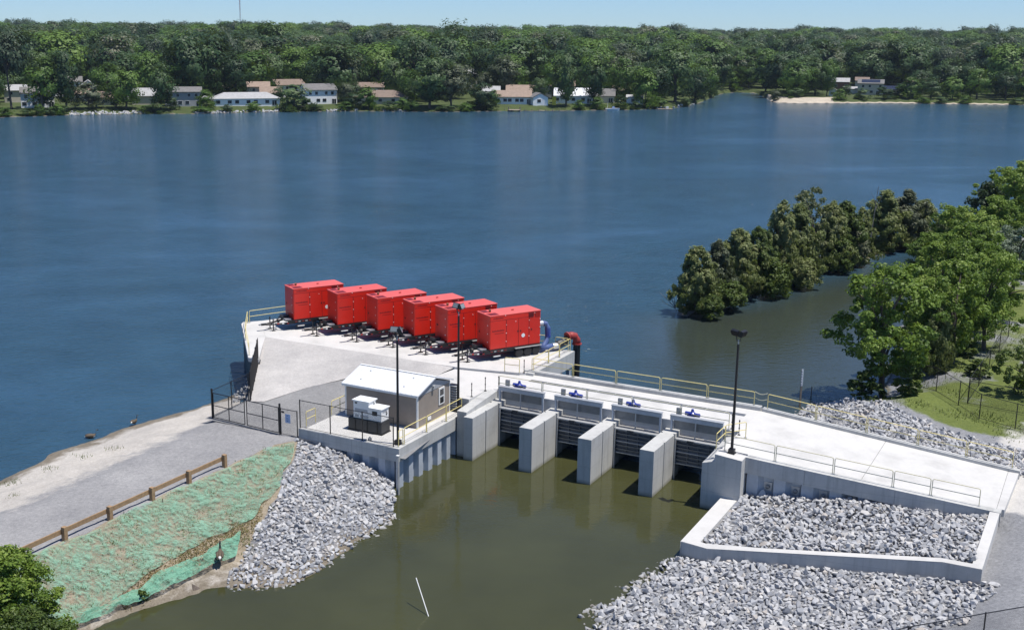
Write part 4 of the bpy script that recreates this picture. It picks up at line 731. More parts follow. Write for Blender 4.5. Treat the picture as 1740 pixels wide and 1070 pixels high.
# ------------------------------------------------------------------ red trailer pumps
def make_pump():
    T = Thing('trailer_pump', 'x', 'pump', (0, 0, QZ), 'red trailer pumps parked on the pad', rot=R(60))
    Lb, Wd, z0, z1 = 4.9, 2.1, 0.92, 3.72
    P = T.part
    en = P('enclosure', 'red_paint', lambda b: b.box(0, Lb, 0, Wd, z0, z1), bevel=0.035)
    rf = P('roof', 'red_roof_sunlit', lambda b: b.box(-0.03, Lb + 0.03, -0.03, Wd + 0.03, z1 + 0.003, z1 + 0.07), bevel=0.02)
    P('roof_grille', 'red_dark', lambda b: b.box(0.12, 0.95, 0.1, 0.85, z1 + 0.072, z1 + 0.085), parent=rf); P('roof_grille', 'red_dark', lambda b: b.box(0.12, 0.7, 1.25, 2.0, z1 + 0.072, z1 + 0.085), parent=rf)
    P('exhaust_stack', 'rust', lambda b: b.lathe([(0.1, 0), (0.1, 0.16), (0.13, 0.18), (0.05, 0.24)], (0.75, 1.3, z1 + 0.07), n=10), parent=rf); P('lifting_eye', 'red_dark', lambda b: b.box(2.7, 2.9, 1.0, 1.12, z1 + 0.072, z1 + 0.13), parent=rf)
    for (a, c) in ((0.06, 1.52), (1.58, 2.72), (2.76, 3.74), (3.8, Lb - 0.06)):
        d_ = P('side_door', 'red_paint', lambda b: b.box(a, c, -0.022, -0.002, z0 + 0.08, z1 - 0.5 if a > 3 else z1 - 0.42), bevel=0.006)
    for x in (1.55, 2.74, 3.77): P('seam', 'red_dark', lambda b: b.box(x - 0.022, x + 0.022, -0.006, -0.0005, z0 + 0.06, z1 - 0.44))
    P('seam', 'red_dark', lambda b: b.box(0.04, 3.7, -0.006, -0.0005, z1 - 0.425, z1 - 0.375)); P('sill', 'black_frame', lambda b: b.box(-0.02, Lb + 0.02, -0.05, Wd + 0.05, z0 - 0.1, z0 - 0.002))
    P('side_header', 'red_paint', lambda b: b.box(0.06, 3.62, -0.02, -0.002, z1 - 0.38, z1 - 0.05), bevel=0.006)
    for (a, c) in ((3.72, 4.22), (4.36, 4.84)):
        lv = P('louvre_panel', 'red_dark', lambda b: b.box(a, c, -0.012, -0.002, z1 - 0.44, z1 - 0.06))
        for k in range(4): P('louvre_blade', 'red_paint' if a > 4.3 else 'red_dark', lambda b: b.box(a + 0.02, c - 0.02, -0.045, -0.0125, z1 - 0.42 + k * 0.09, z1 - 0.385 + k * 0.09), parent=lv)
    for (x, z) in ((1.55, 2.9), (1.55, 2.2), (1.55, 1.5), (2.45, 3.1), (3.77, 3.05), (3.77, 2.4), (3.77, 1.7), (4.84, 3.05), (4.84, 2.35), (4.84, 1.65), (1.45, z1 - 0.02), (4.3, z1 - 0.1)):
        P('hinge', 'tape_white', lambda b: b.lathe([(0.035, 0), (0.035, 0.03)], (x, -0.055, z), 'y', 8))
    for x in (2.62, 2.88, 3.95): P('latch', 'black_metal', lambda b: b.box(x, x + 0.1, -0.05, -0.0225, 2.18, 2.3))
    P('sticker', 'tape_white', lambda b: b.lathe([(0.17, 0), (0.17, 0.006)], (3.2, -0.032, 1.82), 'y', 20))
    rr = random.Random(4)
    for (x0, x1, z, h) in ((0.3, 1.2, z1 - 0.24, 0.1), (0.2, 1.3, 2.42, 0.11), (0.45, 1.35, 2.22, 0.06)):     # lines of dark red print too small to read
        x = x0; line = MB()
        while x < x1:
            w = rr.uniform(0.04, 0.09); line.box(x, x + w, -0.0265, -0.0225, z, z + h * rr.uniform(0.75, 1.1)); x += w + 0.025
        line.build('print', 'print_dark', T.e)
    fd = P('front_door', 'red_paint', lambda b: b.box(-0.022, -0.002, 0.2, Wd - 0.2, z0 + 0.25, z1 - 0.45), bevel=0.006)
    for z in (1.5, 2.2, 2.9): P('hinge', 'tape_white', lambda b: b.box(-0.05, -0.0225, 0.3, 0.36, z, z + 0.07), parent=fd)
    P('latch', 'black_metal', lambda b: b.box(-0.05, -0.0225, 1.6, 1.72, 2.1, 2.25), parent=fd)
    # trailer
    for y in (0.12, Wd - 0.26): P('chassis_rail', 'black_frame', lambda b: b.box(-0.5, Lb + 0.1, y, y + 0.14, 0.56, 0.9))
    P('deck_plate', 'black_frame', lambda b: b.box(-0.75, Lb + 0.05, 0.02, Wd - 0.02, 0.86, 0.915))
    tg = P('tongue', 'black_frame', lambda b: (b.tube([(-0.4, 0.2, 0.62), (-2.3, 1.0, 0.56)], 0.09, 4), b.tube([(-0.4, Wd - 0.2, 0.62), (-2.3, 1.1, 0.56)], 0.09, 4), b.box(-2.75, -2.25, 0.95, 1.15, 0.5, 0.66)))
    P('coupler_ring', 'steel_grey', lambda b: b.lathe([(0.12, -0.04), (0.15, 0), (0.12, 0.04)], (-2.85, 1.05, 0.58), n=10), parent=tg)
    jk = P('jack', 'black_metal', lambda b: (b.tube([(-1.75, 0.62, 0.12), (-1.75, 0.62, 1.15)], 0.055, 8), b.box(-1.9, -1.6, 0.47, 0.77, 0.0, 0.06), b.tube([(-1.75, 0.62, 0.06), (-1.75, 0.62, 0.14)], 0.04, 6)))
    P('jack_crank', 'silver', lambda b: b.tube([(-1.75, 0.62, 1.1), (-1.75, 0.35, 1.1), (-1.75, 0.35, 0.92)], 0.02, 6), parent=jk)
    P('jack', 'black_metal', lambda b: (b.tube([(-1.75, 1.48, 0.12), (-1.75, 1.48, 1.15)], 0.055, 8), b.box(-1.9, -1.6, 1.33, 1.63, 0.0, 0.06), b.tube([(-1.75, 1.48, 0.06), (-1.75, 1.48, 0.14)], 0.04, 6)))
    P('battery_box', 'silver', lambda b: b.box(-0.72, -0.15, 0.25, 0.75, 0.918, 1.02)); P('tool_box', 'tank_dark', lambda b: b.box(-0.7, -0.12, 0.95, 1.75, 0.918, 1.2)); P('hose_reel', 'black_frame', lambda b: b.lathe([(0.22, 0), (0.22, 0.16)], (-1.2, 1.05, 0.8), 'x', 12))
    P('step_light', 'tape_white', lambda b: b.box(0.3, 0.95, -0.11, -0.09, 0.33, 0.41)); P('step_bar', 'black_frame', lambda b: b.box(0.2, 1.05, -0.09, 0.11, 0.3, 0.44))
    for k in range(5):
        P('reflector', 'tape_white' if k % 2 else 'tape_red', lambda b: b.box(0.15 + k * 0.33, 0.36 + k * 0.33, 0.105, 0.118, 0.68, 0.78)); q = k / 5
        if k < 4: P('reflector', 'tape_white' if k % 2 else 'tape_red', lambda b: b.box(-0.62 - k * 0.4, -0.44 - k * 0.4, 0.10 + k * 0.17, 0.12 + k * 0.17, 0.6, 0.7))
    for side, y in ((-1, -0.16), (1, Wd - 0.10)):
        fe = P('fender', 'silver' if side < 0 else 'black_frame', lambda b: b.prism_x([(y - 0.06, 0.80), (y + 0.3, 0.80), (y + 0.3, 0.85), (y - 0.06, 0.85)], 2.35, 4.95))
        P('fender_skirt', 'black_frame', lambda b: b.box(2.35, 4.95, y + 0.28, y + 0.3, 0.6, 0.798), parent=fe)
        for x in (2.8, 3.62, 4.44):
            w = P('wheel', 'tyre', lambda b: b.lathe([(0.22, 0.0), (0.34, 0.0), (0.385, 0.04), (0.385, 0.2), (0.34, 0.24), (0.22, 0.24)], (x, y, 0.385), 'y', 18), smooth=False)
            P('rim', 'rim', lambda b: b.lathe([(0.2, 0.03), (0.21, -0.004), (0.12, 0.05), (0.06, 0.04)] if side < 0 else [(0.2, 0.21), (0.21, 0.244), (0.12, 0.19), (0.06, 0.2)], (x, y, 0.385), 'y', 14), parent=w)
    P('axle', 'black_frame', lambda b: [b.tube([(x, 0.05, 0.385), (x, Wd - 0.05, 0.385)], 0.05) for x in (2.8, 3.62, 4.44)])
    return T.e
pm = make_pump()
spots = [(-28.77, 12.0, 'far left of the row, beside the yellow railing'), (-24.3, 12.45, 'second from the left in the row'), (-20.15, 12.6, 'third from the left in the row'), (-16.4, 12.6, 'fourth from the left, behind the left lamp pole'), (-12.8, 12.05, 'fifth from the left, behind the middle lamp pole'), (-8.65, 11.8, 'rightmost of the row, with the blue hose')]
for i, (u, v, lab) in enumerate(spots):
    o = pm if i == 0 else copy_tree(pm)
    o.location = W(u, v, QZ); o.rotation_euler = (0, 0, TH + R(60 + (i * 37 % 5 - 2) * 0.5)); o['label'] = 'big red boxy trailer pump, ' + lab
# hose and discharge pipes at the last pump
ca, sa = math.cos(R(60)), math.sin(R(60))
def ax(x, y, z): return (-8.65 + x * ca - y * sa, 11.8 + x * sa + y * ca, QZ + z)
H = Thing('suction_hose', 'blue corrugated hose looping down from the rightmost red pump', 'hose', ax(5.5, 0.7, 0))
H.part('coupling', 'silver', lambda b: b.tube([ax(4.92, 0.5, 2.45), ax(5.5, 0.5, 2.45)], 0.24, 12))
H.part('hose', 'blue_hose', lambda b: b.tube([ax(5.5, 0.5, 2.45), ax(5.85, 0.5, 2.35), ax(6.05, 0.48, 2.0), ax(6.05, 0.42, 1.4), ax(5.85, 0.3, 0.9), ax(5.5, 0.2, 0.55), ax(5.2, 0.2, 0.45)], 0.23, 12), smooth=True)
H.part('hose', 'blue_hose', lambda b: b.tube([ax(5.15, 0.2, 0.42), ax(6.3, 0.1, 0.42)], 0.25, 12), smooth=True); H.part('coupling', 'silver', lambda b: b.tube([ax(6.3, 0.1, 0.42), ax(6.85, 0.06, 0.42)], 0.28, 12))
for k in range(9):
    t = k / 8; H.part('hose_ring', 'blue_paint', lambda b: b.tube([ax(6.05 - 0.02 * t, 0.48 - 0.08 * t, 2.0 - 0.75 * t), ax(6.05 - 0.02 * t, 0.48 - 0.08 * t, 1.96 - 0.75 * t)], 0.245, 12))
D_ = Thing('discharge_pipe', 'black pipe with a red elbow going down into the lake by the pad corner', 'pipe', (-4.6, 18.8, 0))
D_.part('valve', 'tank_dark', lambda b: b.tube([ax(6.85, 0.06, 0.5), ax(7.6, 0.0, 0.75)], 0.34, 10)); D_.part('pipe', 'black_metal', lambda b: b.tube([ax(7.6, 0, 0.75), (-4.7, 18.4, QZ + 1.15)], 0.3, 12)); D_.part('flange', 'red_pipe', lambda b: b.tube([(-4.72, 18.35, QZ + 1.15), (-4.68, 18.45, QZ + 1.17)], 0.4, 14))
D_.part('elbow', 'red_pipe', lambda b: b.tube([(-4.68, 18.45, QZ + 1.16), (-4.5, 18.75, QZ + 1.2), (-4.3, 19.05, QZ + 1.08), (-4.2, 19.2, QZ + 0.8), (-4.18, 19.24, QZ + 0.45)], 0.33, 12), smooth=True)
D_.part('flange', 'red_pipe', lambda b: b.tube([(-4.18, 19.24, QZ + 0.45), (-4.18, 19.24, QZ + 0.36)], 0.43, 14)); D_.part('downpipe', 'black_metal', lambda b: b.tube([(-4.18, 19.24, QZ + 0.36), (-4.18, 19.24, -1.0)], 0.31, 12))
for z in (2.4, 1.2): D_.part('pipe_collar', 'black_frame', lambda b: b.tube([(-4.18, 19.24, z), (-4.18, 19.24, z + 0.15)], 0.35, 12))
D_ = Thing('discharge_pipe', 'dark red pipe elbow behind the railing near the rightmost pump', 'pipe', (-8.5, 18.9, 0))
D_.part('elbow', 'red_pipe', lambda b: b.tube([(-9.3, 17.2, QZ + 0.9), (-8.9, 18.2, QZ + 1.25), (-8.6, 18.9, QZ + 1.2), (-8.45, 19.2, QZ + 0.8), (-8.42, 19.25, QZ + 0.4)], 0.33, 12), smooth=True); D_.part('downpipe', 'black_metal', lambda b: b.tube([(-8.42, 19.25, QZ + 0.4), (-8.42, 19.25, -1.0)], 0.3, 12)); D_.part('flange', 'red_pipe', lambda b: b.tube([(-9.3, 17.2, QZ + 0.9), (-9.35, 17.1, QZ + 0.86)], 0.42, 14))

# ------------------------------------------------------------------ timber guard rail on the left bank
T = Thing('timber_guard_rail', 'brown timber guard rail with squat posts along the left bank', 'guard rail', (-14.45, -21, 2.25))
pv = [-31.2, -27.75, -24.35, -20.9, -17.65, -14.25]
for v in pv: pst = T.part('post', 'timber', lambda b: b.box(-14.6, -14.34, v - 0.13, v + 0.13, 1.9, 3.08), bevel=0.02)
for a, c in zip(pv[:-1], pv[1:]): T.part('plank', 'timber', lambda b: b.box(-14.68, -14.603, a + 0.01, c - 0.01, 2.62, 2.9))
# ------------------------------------------------------------------ riprap
rng = np.random.RandomState(11)
STONES = []
for k in range(14):
    pts = rng.normal(size=(11, 3)); pts /= np.linalg.norm(pts, axis=1)[:, None]; pts *= rng.uniform(0.75, 1.1, (11, 1)); pts *= np.array([rng.uniform(0.85, 1.35), rng.uniform(0.7, 1.0), rng.uniform(0.5, 0.8)])
    bm = bmesh.new(); vs = [bm.verts.new(q) for q in pts]; r_ = bmesh.ops.convex_hull(bm, input=vs)
    bmesh.ops.delete(bm, geom=[g for g in r_['geom_interior'] if isinstance(g, bmesh.types.BMVert)], context='VERTS'); bmesh.ops.triangulate(bm, faces=bm.faces)
    me = bpy.data.meshes.new('stone'); bm.to_mesh(me); bm.free(); me.materials.append(MATS['granite'])
    STONES.append((me, np.array([v.co[:] for v in me.vertices]), np.array([p.vertices[:] for p in me.polygons])))
def rotm(r):
    q = r.normal(size=4); q /= np.linalg.norm(q); w, x, y, z = q
    return np.array([[1 - 2 * (y * y + z * z), 2 * (x * y - z * w), 2 * (x * z + y * w)], [2 * (x * y + z * w), 1 - 2 * (x * x + z * z), 2 * (y * z - x * w)], [2 * (x * z - y * w), 2 * (y * z + x * w), 1 - 2 * (x * x + y * y)]])
def riprap(name, label, pts, smin, smax, seed, keep=300, cat='rocks'):
    """pts: points on the slope; the largest in view are single stones, the rest one mass"""
    r = np.random.RandomState(seed); T = Thing(name, label, cat, tuple(np.mean(pts, 0) * [1, 1, 0]), world=True); o0 = np.array(T.e.location)
    sz = smin + (smax - smin) * r.beta(1.6, 3.2, len(pts)); dist = np.linalg.norm(pts - np.array([0, 0, HC]), axis=1); order = np.argsort(-(sz / dist))
    VS, FS, n = [], [], 0
    for rank, i in enumerate(order):
        me, sv, sf = STONES[r.randint(len(STONES))]; M_ = rotm(r) * sz[i]
        M_ = np.diag([1, 1, 0.85]) @ M_; p = pts[i] + [0, 0, sz[i] * r.uniform(0.05, 0.4)] - o0
        if rank < keep:
            o = bpy.data.objects.new('stone', me); COL.objects.link(o); o.parent = T.e
            m4 = np.eye(4); m4[:3, :3] = M_; m4[:3, 3] = p; o.matrix_local = Matrix(m4.tolist())
        else: VS.append(sv @ M_.T + p); FS.append(sf + n); n += len(sv)
    if VS: tag(mesh_np('stone_mass', np.concatenate(VS), np.concatenate(FS), 3, 'granite', T.e), kind='stuff')
    return T
def surf(st, fr):
    """point on the channel bank: station 0..9, fraction 0..1 from top to waterline"""
    c = np.clip(st / 9 * 169, 0, 168.99); q = np.clip(fr * 28, 0, 41.99); c0, q0 = c.astype(int), q.astype(int); fc, fq = (c - c0)[:, None], (q - q0)[:, None]
    return (SV[q0, c0] * (1 - fc) + SV[q0, c0 + 1] * fc) * (1 - fq) + (SV[q0 + 1, c0] * (1 - fc) + SV[q0 + 1, c0 + 1] * fc) * fq
def poisson(cands, rmin):
    """thin a cloud of points so none is closer than about rmin in plan"""
    out, grid = [], {}
    for p in cands:
        k = (int(p[0] // rmin), int(p[1] // rmin))
        if any((q[0] - p[0]) ** 2 + (q[1] - p[1]) ** 2 < rmin * rmin for a in (-1, 0, 1) for b_ in (-1, 0, 1) for q in grid.get((k[0] + a, k[1] + b_), ())): continue
        grid.setdefault(k, []).append(p); out.append(p)
    return np.array(out)
st = rng.uniform(5.3, 9.0, 14000); fr = rng.uniform(0.0, 1.16, 14000)
ok = (rng.uniform(size=14000) < np.where(fr > 0.98, 0.35, 1.0)) & (st > np.interp(fr, [0, 0.5, 1.0], [6.15, 5.95, 5.55]) + (vnoise(fr * 9, st * 3, 1) - 0.5) * 0.25)
pts = surf(st[ok], fr[ok]); riprap('riprap_slope', 'pile of grey riprap stones below the shed platform on the left bank', poisson(pts, 0.205), 0.12, 0.36, 3)
uu = rng.uniform(15.8, 30.35, 14000); vv = rng.uniform(-7.4, 2.6, 14000)
ok = (vv > -7.35 + np.clip(uu - 16.5, 0, 12.3) * 0.196 + 0.2) & (vv < RF(uu) + 0.15)
uu, vv = uu[ok], vv[ok]; zz = 0.78 + (uu - 15.7) * 0.088 + 0.35 * sstep(-3, 1.5, vv) * (1 - sstep(24, 30, uu)) + 0.25 * (vnoise(uu * 0.5, vv * 0.5, 8) - 0.5)
pts = np.array([tuple(W(a, b_, c)) for a, b_, c in zip(uu, vv, zz)]); riprap('riprap_bed', 'bed of grey riprap stones inside the low white basin wall', poisson(pts, 0.215), 0.13, 0.38, 4)
b = MB(); b.prism([(15.76, -7.2), (16.5, -7.44), (28.8, -5.04), (30.34, -5.17), (30.39, 2.55), (15.9, 0.8), (15.76, 0.8)], -0.3, [0.7, 0.72, 1.8, 1.95, 2.0, 0.9, 0.85]); o = b.build('stone_bedding', 'rubble_bed'); o.location = (OX, OY, 0); o.rotation_euler = (0, 0, TH); tag(o, kind='structure')
def rb_height(X, Y): return rb_prof(sdist(RB, X, Y) + shore_wob(X, Y), X, Y)
X = rng.uniform(4, 34, 80000); Y = rng.uniform(46, 74, 80000); U = (X - OX) * CU + (Y - OY) * SU; Vv = -(X - OX) * SU + (Y - OY) * CU
wallv = np.interp(U, [14.7, 16.4, 28.9, 30.9, 31], [-7.9, -8.1, -5.7, -5.85, -5.85]); d = sdist(RB, X, Y)
edge = 31.2 + (Vv + 8) * 0.22 + (vnoise(X * 0.8, Y * 0.8, 5) - 0.5) * 1.6
ok = (d > -0.9) & (Vv < wallv - 0.1) & (U < edge) & (Vv > -22)
dens = np.where(d < 1.5, 0.55, 1.0) * np.where(U > edge - 2.5, 0.6, 1.0); ok &= rng.uniform(size=len(X)) < dens
X, Y = X[ok], Y[ok]; pts = np.stack([X, Y, rb_height(X, Y) + 0.03], 1); riprap('riprap_slope', 'wide slope of grey riprap stones in front of the white basin wall', poisson(pts, 0.215), 0.12, 0.38, 5)
X = rng.uniform(14, 46, 60000); Y = rng.uniform(68, 104, 60000); U = (X - OX) * CU + (Y - OY) * SU; Vv = -(X - OX) * SU + (Y - OY) * CU; d = sdist(RB, X, Y)
lim = np.interp(U, [14, 18, 21.5, 25.5, 33], [27.5, 25.5, 22.3, 18.8, 15.5]) + (vnoise(X * 0.7, Y * 0.7, 2) - 0.5) * 1.6
ok = (d > -0.8) & (Vv > 11.1) & (Vv < lim) & (U > 13) & (U < 33.0)
X, Y = X[ok], Y[ok]; pts = np.stack([X, Y, rb_height(X, Y) + 0.03], 1); riprap('riprap_slope', 'grey riprap stones between the ramp railing and the grassy right bank', poisson(pts, 0.23), 0.13, 0.38, 6)
pts = [tuple(at(lerp(398, 424, t) + rng.uniform(-7, 7), lerp(676, 650, t * t) + rng.uniform(-6, 18), 0.9 + 0.5 * t)) for t in rng.uniform(0, 1, 70)]; riprap('riprap_toe', 'few pale rocks at the foot of the dark lake wall beside the fence', np.array(pts), 0.1, 0.24, 7)

# ------------------------------------------------------------------ erosion netting and slope plants
def net(name, label, mat, st0, st1, f0, f1, seed, lift, wr):
    S_ = np.linspace(st0, st1, 190); rows = 46; V = []
    for k in range(rows):
        t = k / (rows - 1); fr = np.interp(S_, *f0) * (1 - t) + np.interp(S_, *f1) * t; V.append(surf(S_, fr))
    V = np.stack(V, 0); tt = np.linspace(0, 1, rows)[:, None]; V[..., 2] += lift + wr * 0.9 * vnoise(tt * 9 + 0 * S_[None], S_[None] * 2.2 + 0 * tt, seed + 6) + wr * (vnoise(V[..., 0] * 1.3, V[..., 1] * 1.3, seed) + 0.5 * vnoise(V[..., 0] * 3.7, V[..., 1] * 3.7, seed + 2) + 0.25 * vnoise(V[..., 0] * 9, V[..., 1] * 9, seed + 4))
    nr, nc = V.shape[:2]; idx = np.arange(nr * nc).reshape(nr, nc); F = np.stack([idx[:-1, :-1], idx[:-1, 1:], idx[1:, 1:], idx[1:, :-1]], -1).reshape(-1, 4)
    return tag(mesh_np(name, V.reshape(-1, 3), F, 4, mat, None, None, True), label, 'netting')
net('erosion_netting', 'worn green erosion netting spread over the upper left bank', 'netting', 0.5, 6.05, ([0, 9], [0.03, 0.03]), ([0, 2.5, 3.2, 4, 5, 5.6, 6.05], [0.95, 0.93, 0.84, 0.68, 0.62, 0.55, 0.3]), 21, 0.04, 0.09)
net('erosion_netting', 'gathered strip of darker green netting draped along the waterline', 'netting_roll', 0.5, 5.45, ([0, 2.5, 3.3, 4, 5, 5.45], [0.93, 0.91, 0.88, 0.80, 0.74, 0.66]), ([0, 3, 4, 5, 5.45], [0.985, 0.98, 0.965, 0.92, 0.84]), 31, 0.08, 0.22)
def blades(name, pts, hmin, hmax, mat, seed, wide=0.03, lean=0.5):
    r = np.random.RandomState(seed); n = len(pts); a = r.uniform(0, 2 * np.pi, n); h = r.uniform(hmin, hmax, n); w = wide * r.uniform(0.6, 1.5, n)
    dx = np.stack([np.cos(a), np.sin(a), 0 * a], 1) * w[:, None]; tip = pts + np.stack([np.cos(a + 1.5) * h * lean * r.uniform(-1, 1, n), np.sin(a + 1.5) * h * lean * r.uniform(-1, 1, n), h], 1)
    V = np.stack([pts - dx, pts + dx, tip], 1).reshape(-1, 3); F = np.arange(3 * n).reshape(-1, 3)
    return tag(mesh_np(name, V, F, 3, mat, None, {'tint': ('FACE', r.uniform(0, 1, n))}), kind='stuff')
def clustered(cands, seed, n, spread):
    r = np.random.RandomState(seed); c = cands[r.randint(len(cands), size=n)]; return c + np.stack([r.normal(0, spread, n), r.normal(0, spread, n), np.zeros(n)], 1)
s1 = surf(rng.uniform(0.8, 6.0, 260), rng.uniform(0.02, 0.8, 260)); o = blades('slope_grass', clustered(s1, 1, 4200, 0.3) + [0, 0, 0.03], 0.06, 0.2, 'grass_blade', 2, 0.022, 1.0); tag(o, 'scattered green grass growing through the netting on the left bank', 'grass')
sd = rng.uniform(3.3, 5.8, 3500); fd_ = np.interp(sd, [3.3, 4, 5, 5.8], [0.86, 0.74, 0.66, 0.56]) + rng.normal(0, 0.075, 3500); o = blades('dry_grass', surf(sd, fd_) + [0, 0, 0.02], 0.03, 0.10, 'grass_dry', 3, 0.035, 2.2); tag(o, 'band of tan dry grass between the two nettings', 'grass')
s2 = np.array([tuple(at(p[0], p[1], 1.3)) for p in [(10, 822), (25, 818), (140, 776), (190, 762), (85, 797), (25, 842)]]); o = blades('weed', clustered(s2, 5, 260, 0.3) + [0, 0, 0.0], 0.08, 0.22, 'grass_blade', 6, 0.02); tag(o, 'sparse green weeds on the sandy left shore', 'weeds')

# ------------------------------------------------------------------ small things
def goose(p, rz, label, up=1.0, sc_=1.0):
    T = Thing('goose', label, 'goose', tuple(p), 'wild geese', world=True, rot=rz)
    body = MB(); prof = [(-0.48, 0.02, 0.30), (-0.36, 0.09, 0.31), (-0.2, 0.16, 0.30), (0.0, 0.19, 0.30), (0.17, 0.17, 0.31), (0.28, 0.11, 0.36), (0.33, 0.065, 0.44), (0.36, 0.045, 0.55 * up), (0.39, 0.04, 0.68 * up), (0.43, 0.055, 0.76 * up), (0.5, 0.045, 0.76 * up), (0.58, 0.015, 0.73 * up)]
    vs = []; n = 10
    for x, r_, z in prof: vs += [(x * sc_, r_ * math.cos(2 * math.pi * k / n) * sc_, (z + r_ * 0.95 * math.sin(2 * math.pi * k / n)) * sc_) for k in range(n)]
    fs = [(i * n + k, i * n + (k + 1) % n, (i + 1) * n + (k + 1) % n, (i + 1) * n + k) for i in range(len(prof) - 1) for k in range(n)] + [tuple(range(n - 1, -1, -1)), tuple((len(prof) - 1) * n + k for k in range(n))]
    body.add(vs, fs); o = body.build('body', 'goose_brown', T.e, smooth=True); o.data.materials.append(MATS['goose_black']); o.data.materials.append(MATS['goose_white'])
    for pl in o.data.polygons:
        x = pl.center.x / sc_; z = pl.center.z / sc_
        pl.material_index = 1 if x > 0.31 else (2 if (0.1 < x <= 0.31 and z < 0.33) or x < -0.4 else 0)
    T.part('cheek_patch', 'goose_white', lambda b: b.ball((0.44 * sc_, 0, 0.745 * up * sc_), 0.035 * sc_, 0.062 * sc_, 0.04 * sc_))
    for s in (-1, 1): T.part('wing', 'goose_brown', lambda b: b.ball((-0.12 * sc_, s * 0.13 * sc_, 0.36 * sc_), 0.33 * sc_, 0.07 * sc_, 0.12 * sc_), smooth=True); T.part('leg', 'goose_black', lambda b: b.tube([(0.02 * sc_, s * 0.08 * sc_, 0.16 * sc_), (0.02 * sc_, s * 0.08 * sc_, 0.0)], 0.016 * sc_, 5))
goose(at(155, 744, 0) - Vector((0, 0, 0.14)), R(20), 'brown goose swimming in the lake next to the sandy left shore'); goose(at(228.5, 721, 0.06), R(65), 'dark goose standing at the water edge of the sandy left shore', 1.0, 0.85)
q = surf(np.array([5.15]), np.array([0.86]))[0]; goose(Vector(tuple(q)) + Vector((0, 0, 0.3)), R(100), 'brown goose standing on the green netting beside the stone pile', 1.05, 1.15)
Rk = Thing('boulder', 'dark brown boulder on the mud under the netting edge', 'rock', tuple(at(333, 1000, 0.0)), world=True); b = MB(); me, sv, sf = STONES[3]; b.add([tuple(q * 0.48) for q in sv], [tuple(f) for f in sf]); o = b.build('boulder_body', 'bark', Rk.e)
Rd = Thing('marker_rod', 'thin white rod leaning out of the channel water', 'rod', tuple(at(728, 1046, 0)), world=True); tip = at(707, 981, 1.55) - at(728, 1046, 0); Rd.part('rod', 'white_paint', lambda b: b.tube([-tip * 0.3, tip * 0.9], 0.025, 6)); Rd.part('rod_tip', 'tape_white', lambda b: b.tube([tip * 0.905, tip], 0.028, 6))
Sg = Thing('staff_gauge', 'tall dark staff gauge with a white scale standing in the lake', 'gauge', tuple(at(1359, 690, 0)), world=True); Sg.part('post', 'timber_old', lambda b: b.box(-0.07, 0.07, -0.07, 0.07, -1, 3.2)); Sg.part('scale', 'white_paint', lambda b: b.box(-0.08, 0.08, -0.085, -0.073, 1.8, 3.25))
for k in range(6): Sg.part('scale_mark', 'black_metal', lambda b: b.box(-0.08, 0.0, -0.089, -0.086, 1.9 + k * 0.22, 1.95 + k * 0.22))
Sk = Thing('water_stake', 'short stake in the lake right of the staff gauge', 'stake', tuple(at(1378, 672, 0)), world=True); Sk.part('stake', 'timber_old', lambda b: b.tube([(0, 0, -0.8), (0.02, 0, 0.75)], 0.05, 6)); Sk.part('stake_tip', 'timber', lambda b: b.tube([(0.02, 0, 0.753), (0.02, 0, 0.85)], 0.05, 6, 0.02))
for i, (px, py, h) in enumerate(((278, 880, 1.2), (281, 883, 0.7))):
    q = at(px, py, 1.1); Sk = Thing('survey_stake', ['taller thin wooden stake on the netted slope', 'shorter thin wooden stake on the netted slope'][i], 'stake', tuple(q), world=True); Sk.part('stake', 'timber_old', lambda b: b.box(-0.03, 0.03, -0.02, 0.02, -0.4, h)); Sk.part('stake_top', 'timber', lambda b: b.box(-0.03, 0.03, -0.02, 0.02, h + 0.002, h + 0.08))
# fences on the right bank
def wfence(pts, h, label, **k): return fence([(*loc_uv(p), p[2]) for p in pts], h, label, **k)
wfence([(34.5, 97.5, 1.9), (38.1, 92.3, 1.95), (38.4, 88.5, 2.0), (38.6, 85.1, 2.0), (40.3, 82.8, 2.0), (44, 79.5, 2.0), (49, 76, 2.0)], 1.95, 'black chain link fence along the grassy right bank in front of the small tree')
wfence([(39.3, 88.9, 2.0), (43.2, 85.9, 2.0), (48.5, 82.0, 2.0), (54, 78, 2.0)], 1.9, 'second black chain link fence behind the first, under the small tree')
wfence([(39.4, 89.2, 2.0), (42.2, 93.8, 2.0), (45.1, 98.6, 2.0), (48.4, 104.2, 2.0), (51.9, 110.2, 2.0)], 2.0, 'black chain link fence running away along the tree line')
wfence([(12.0, 46.2, 1.6), (20.2, 49.3, 2.0), (24.3, 50.6, 2.05), (28.6, 51.9, 2.1), (33, 53.2, 2.1)], 1.75, 'black wire fence crossing the lower right corner of the stones')
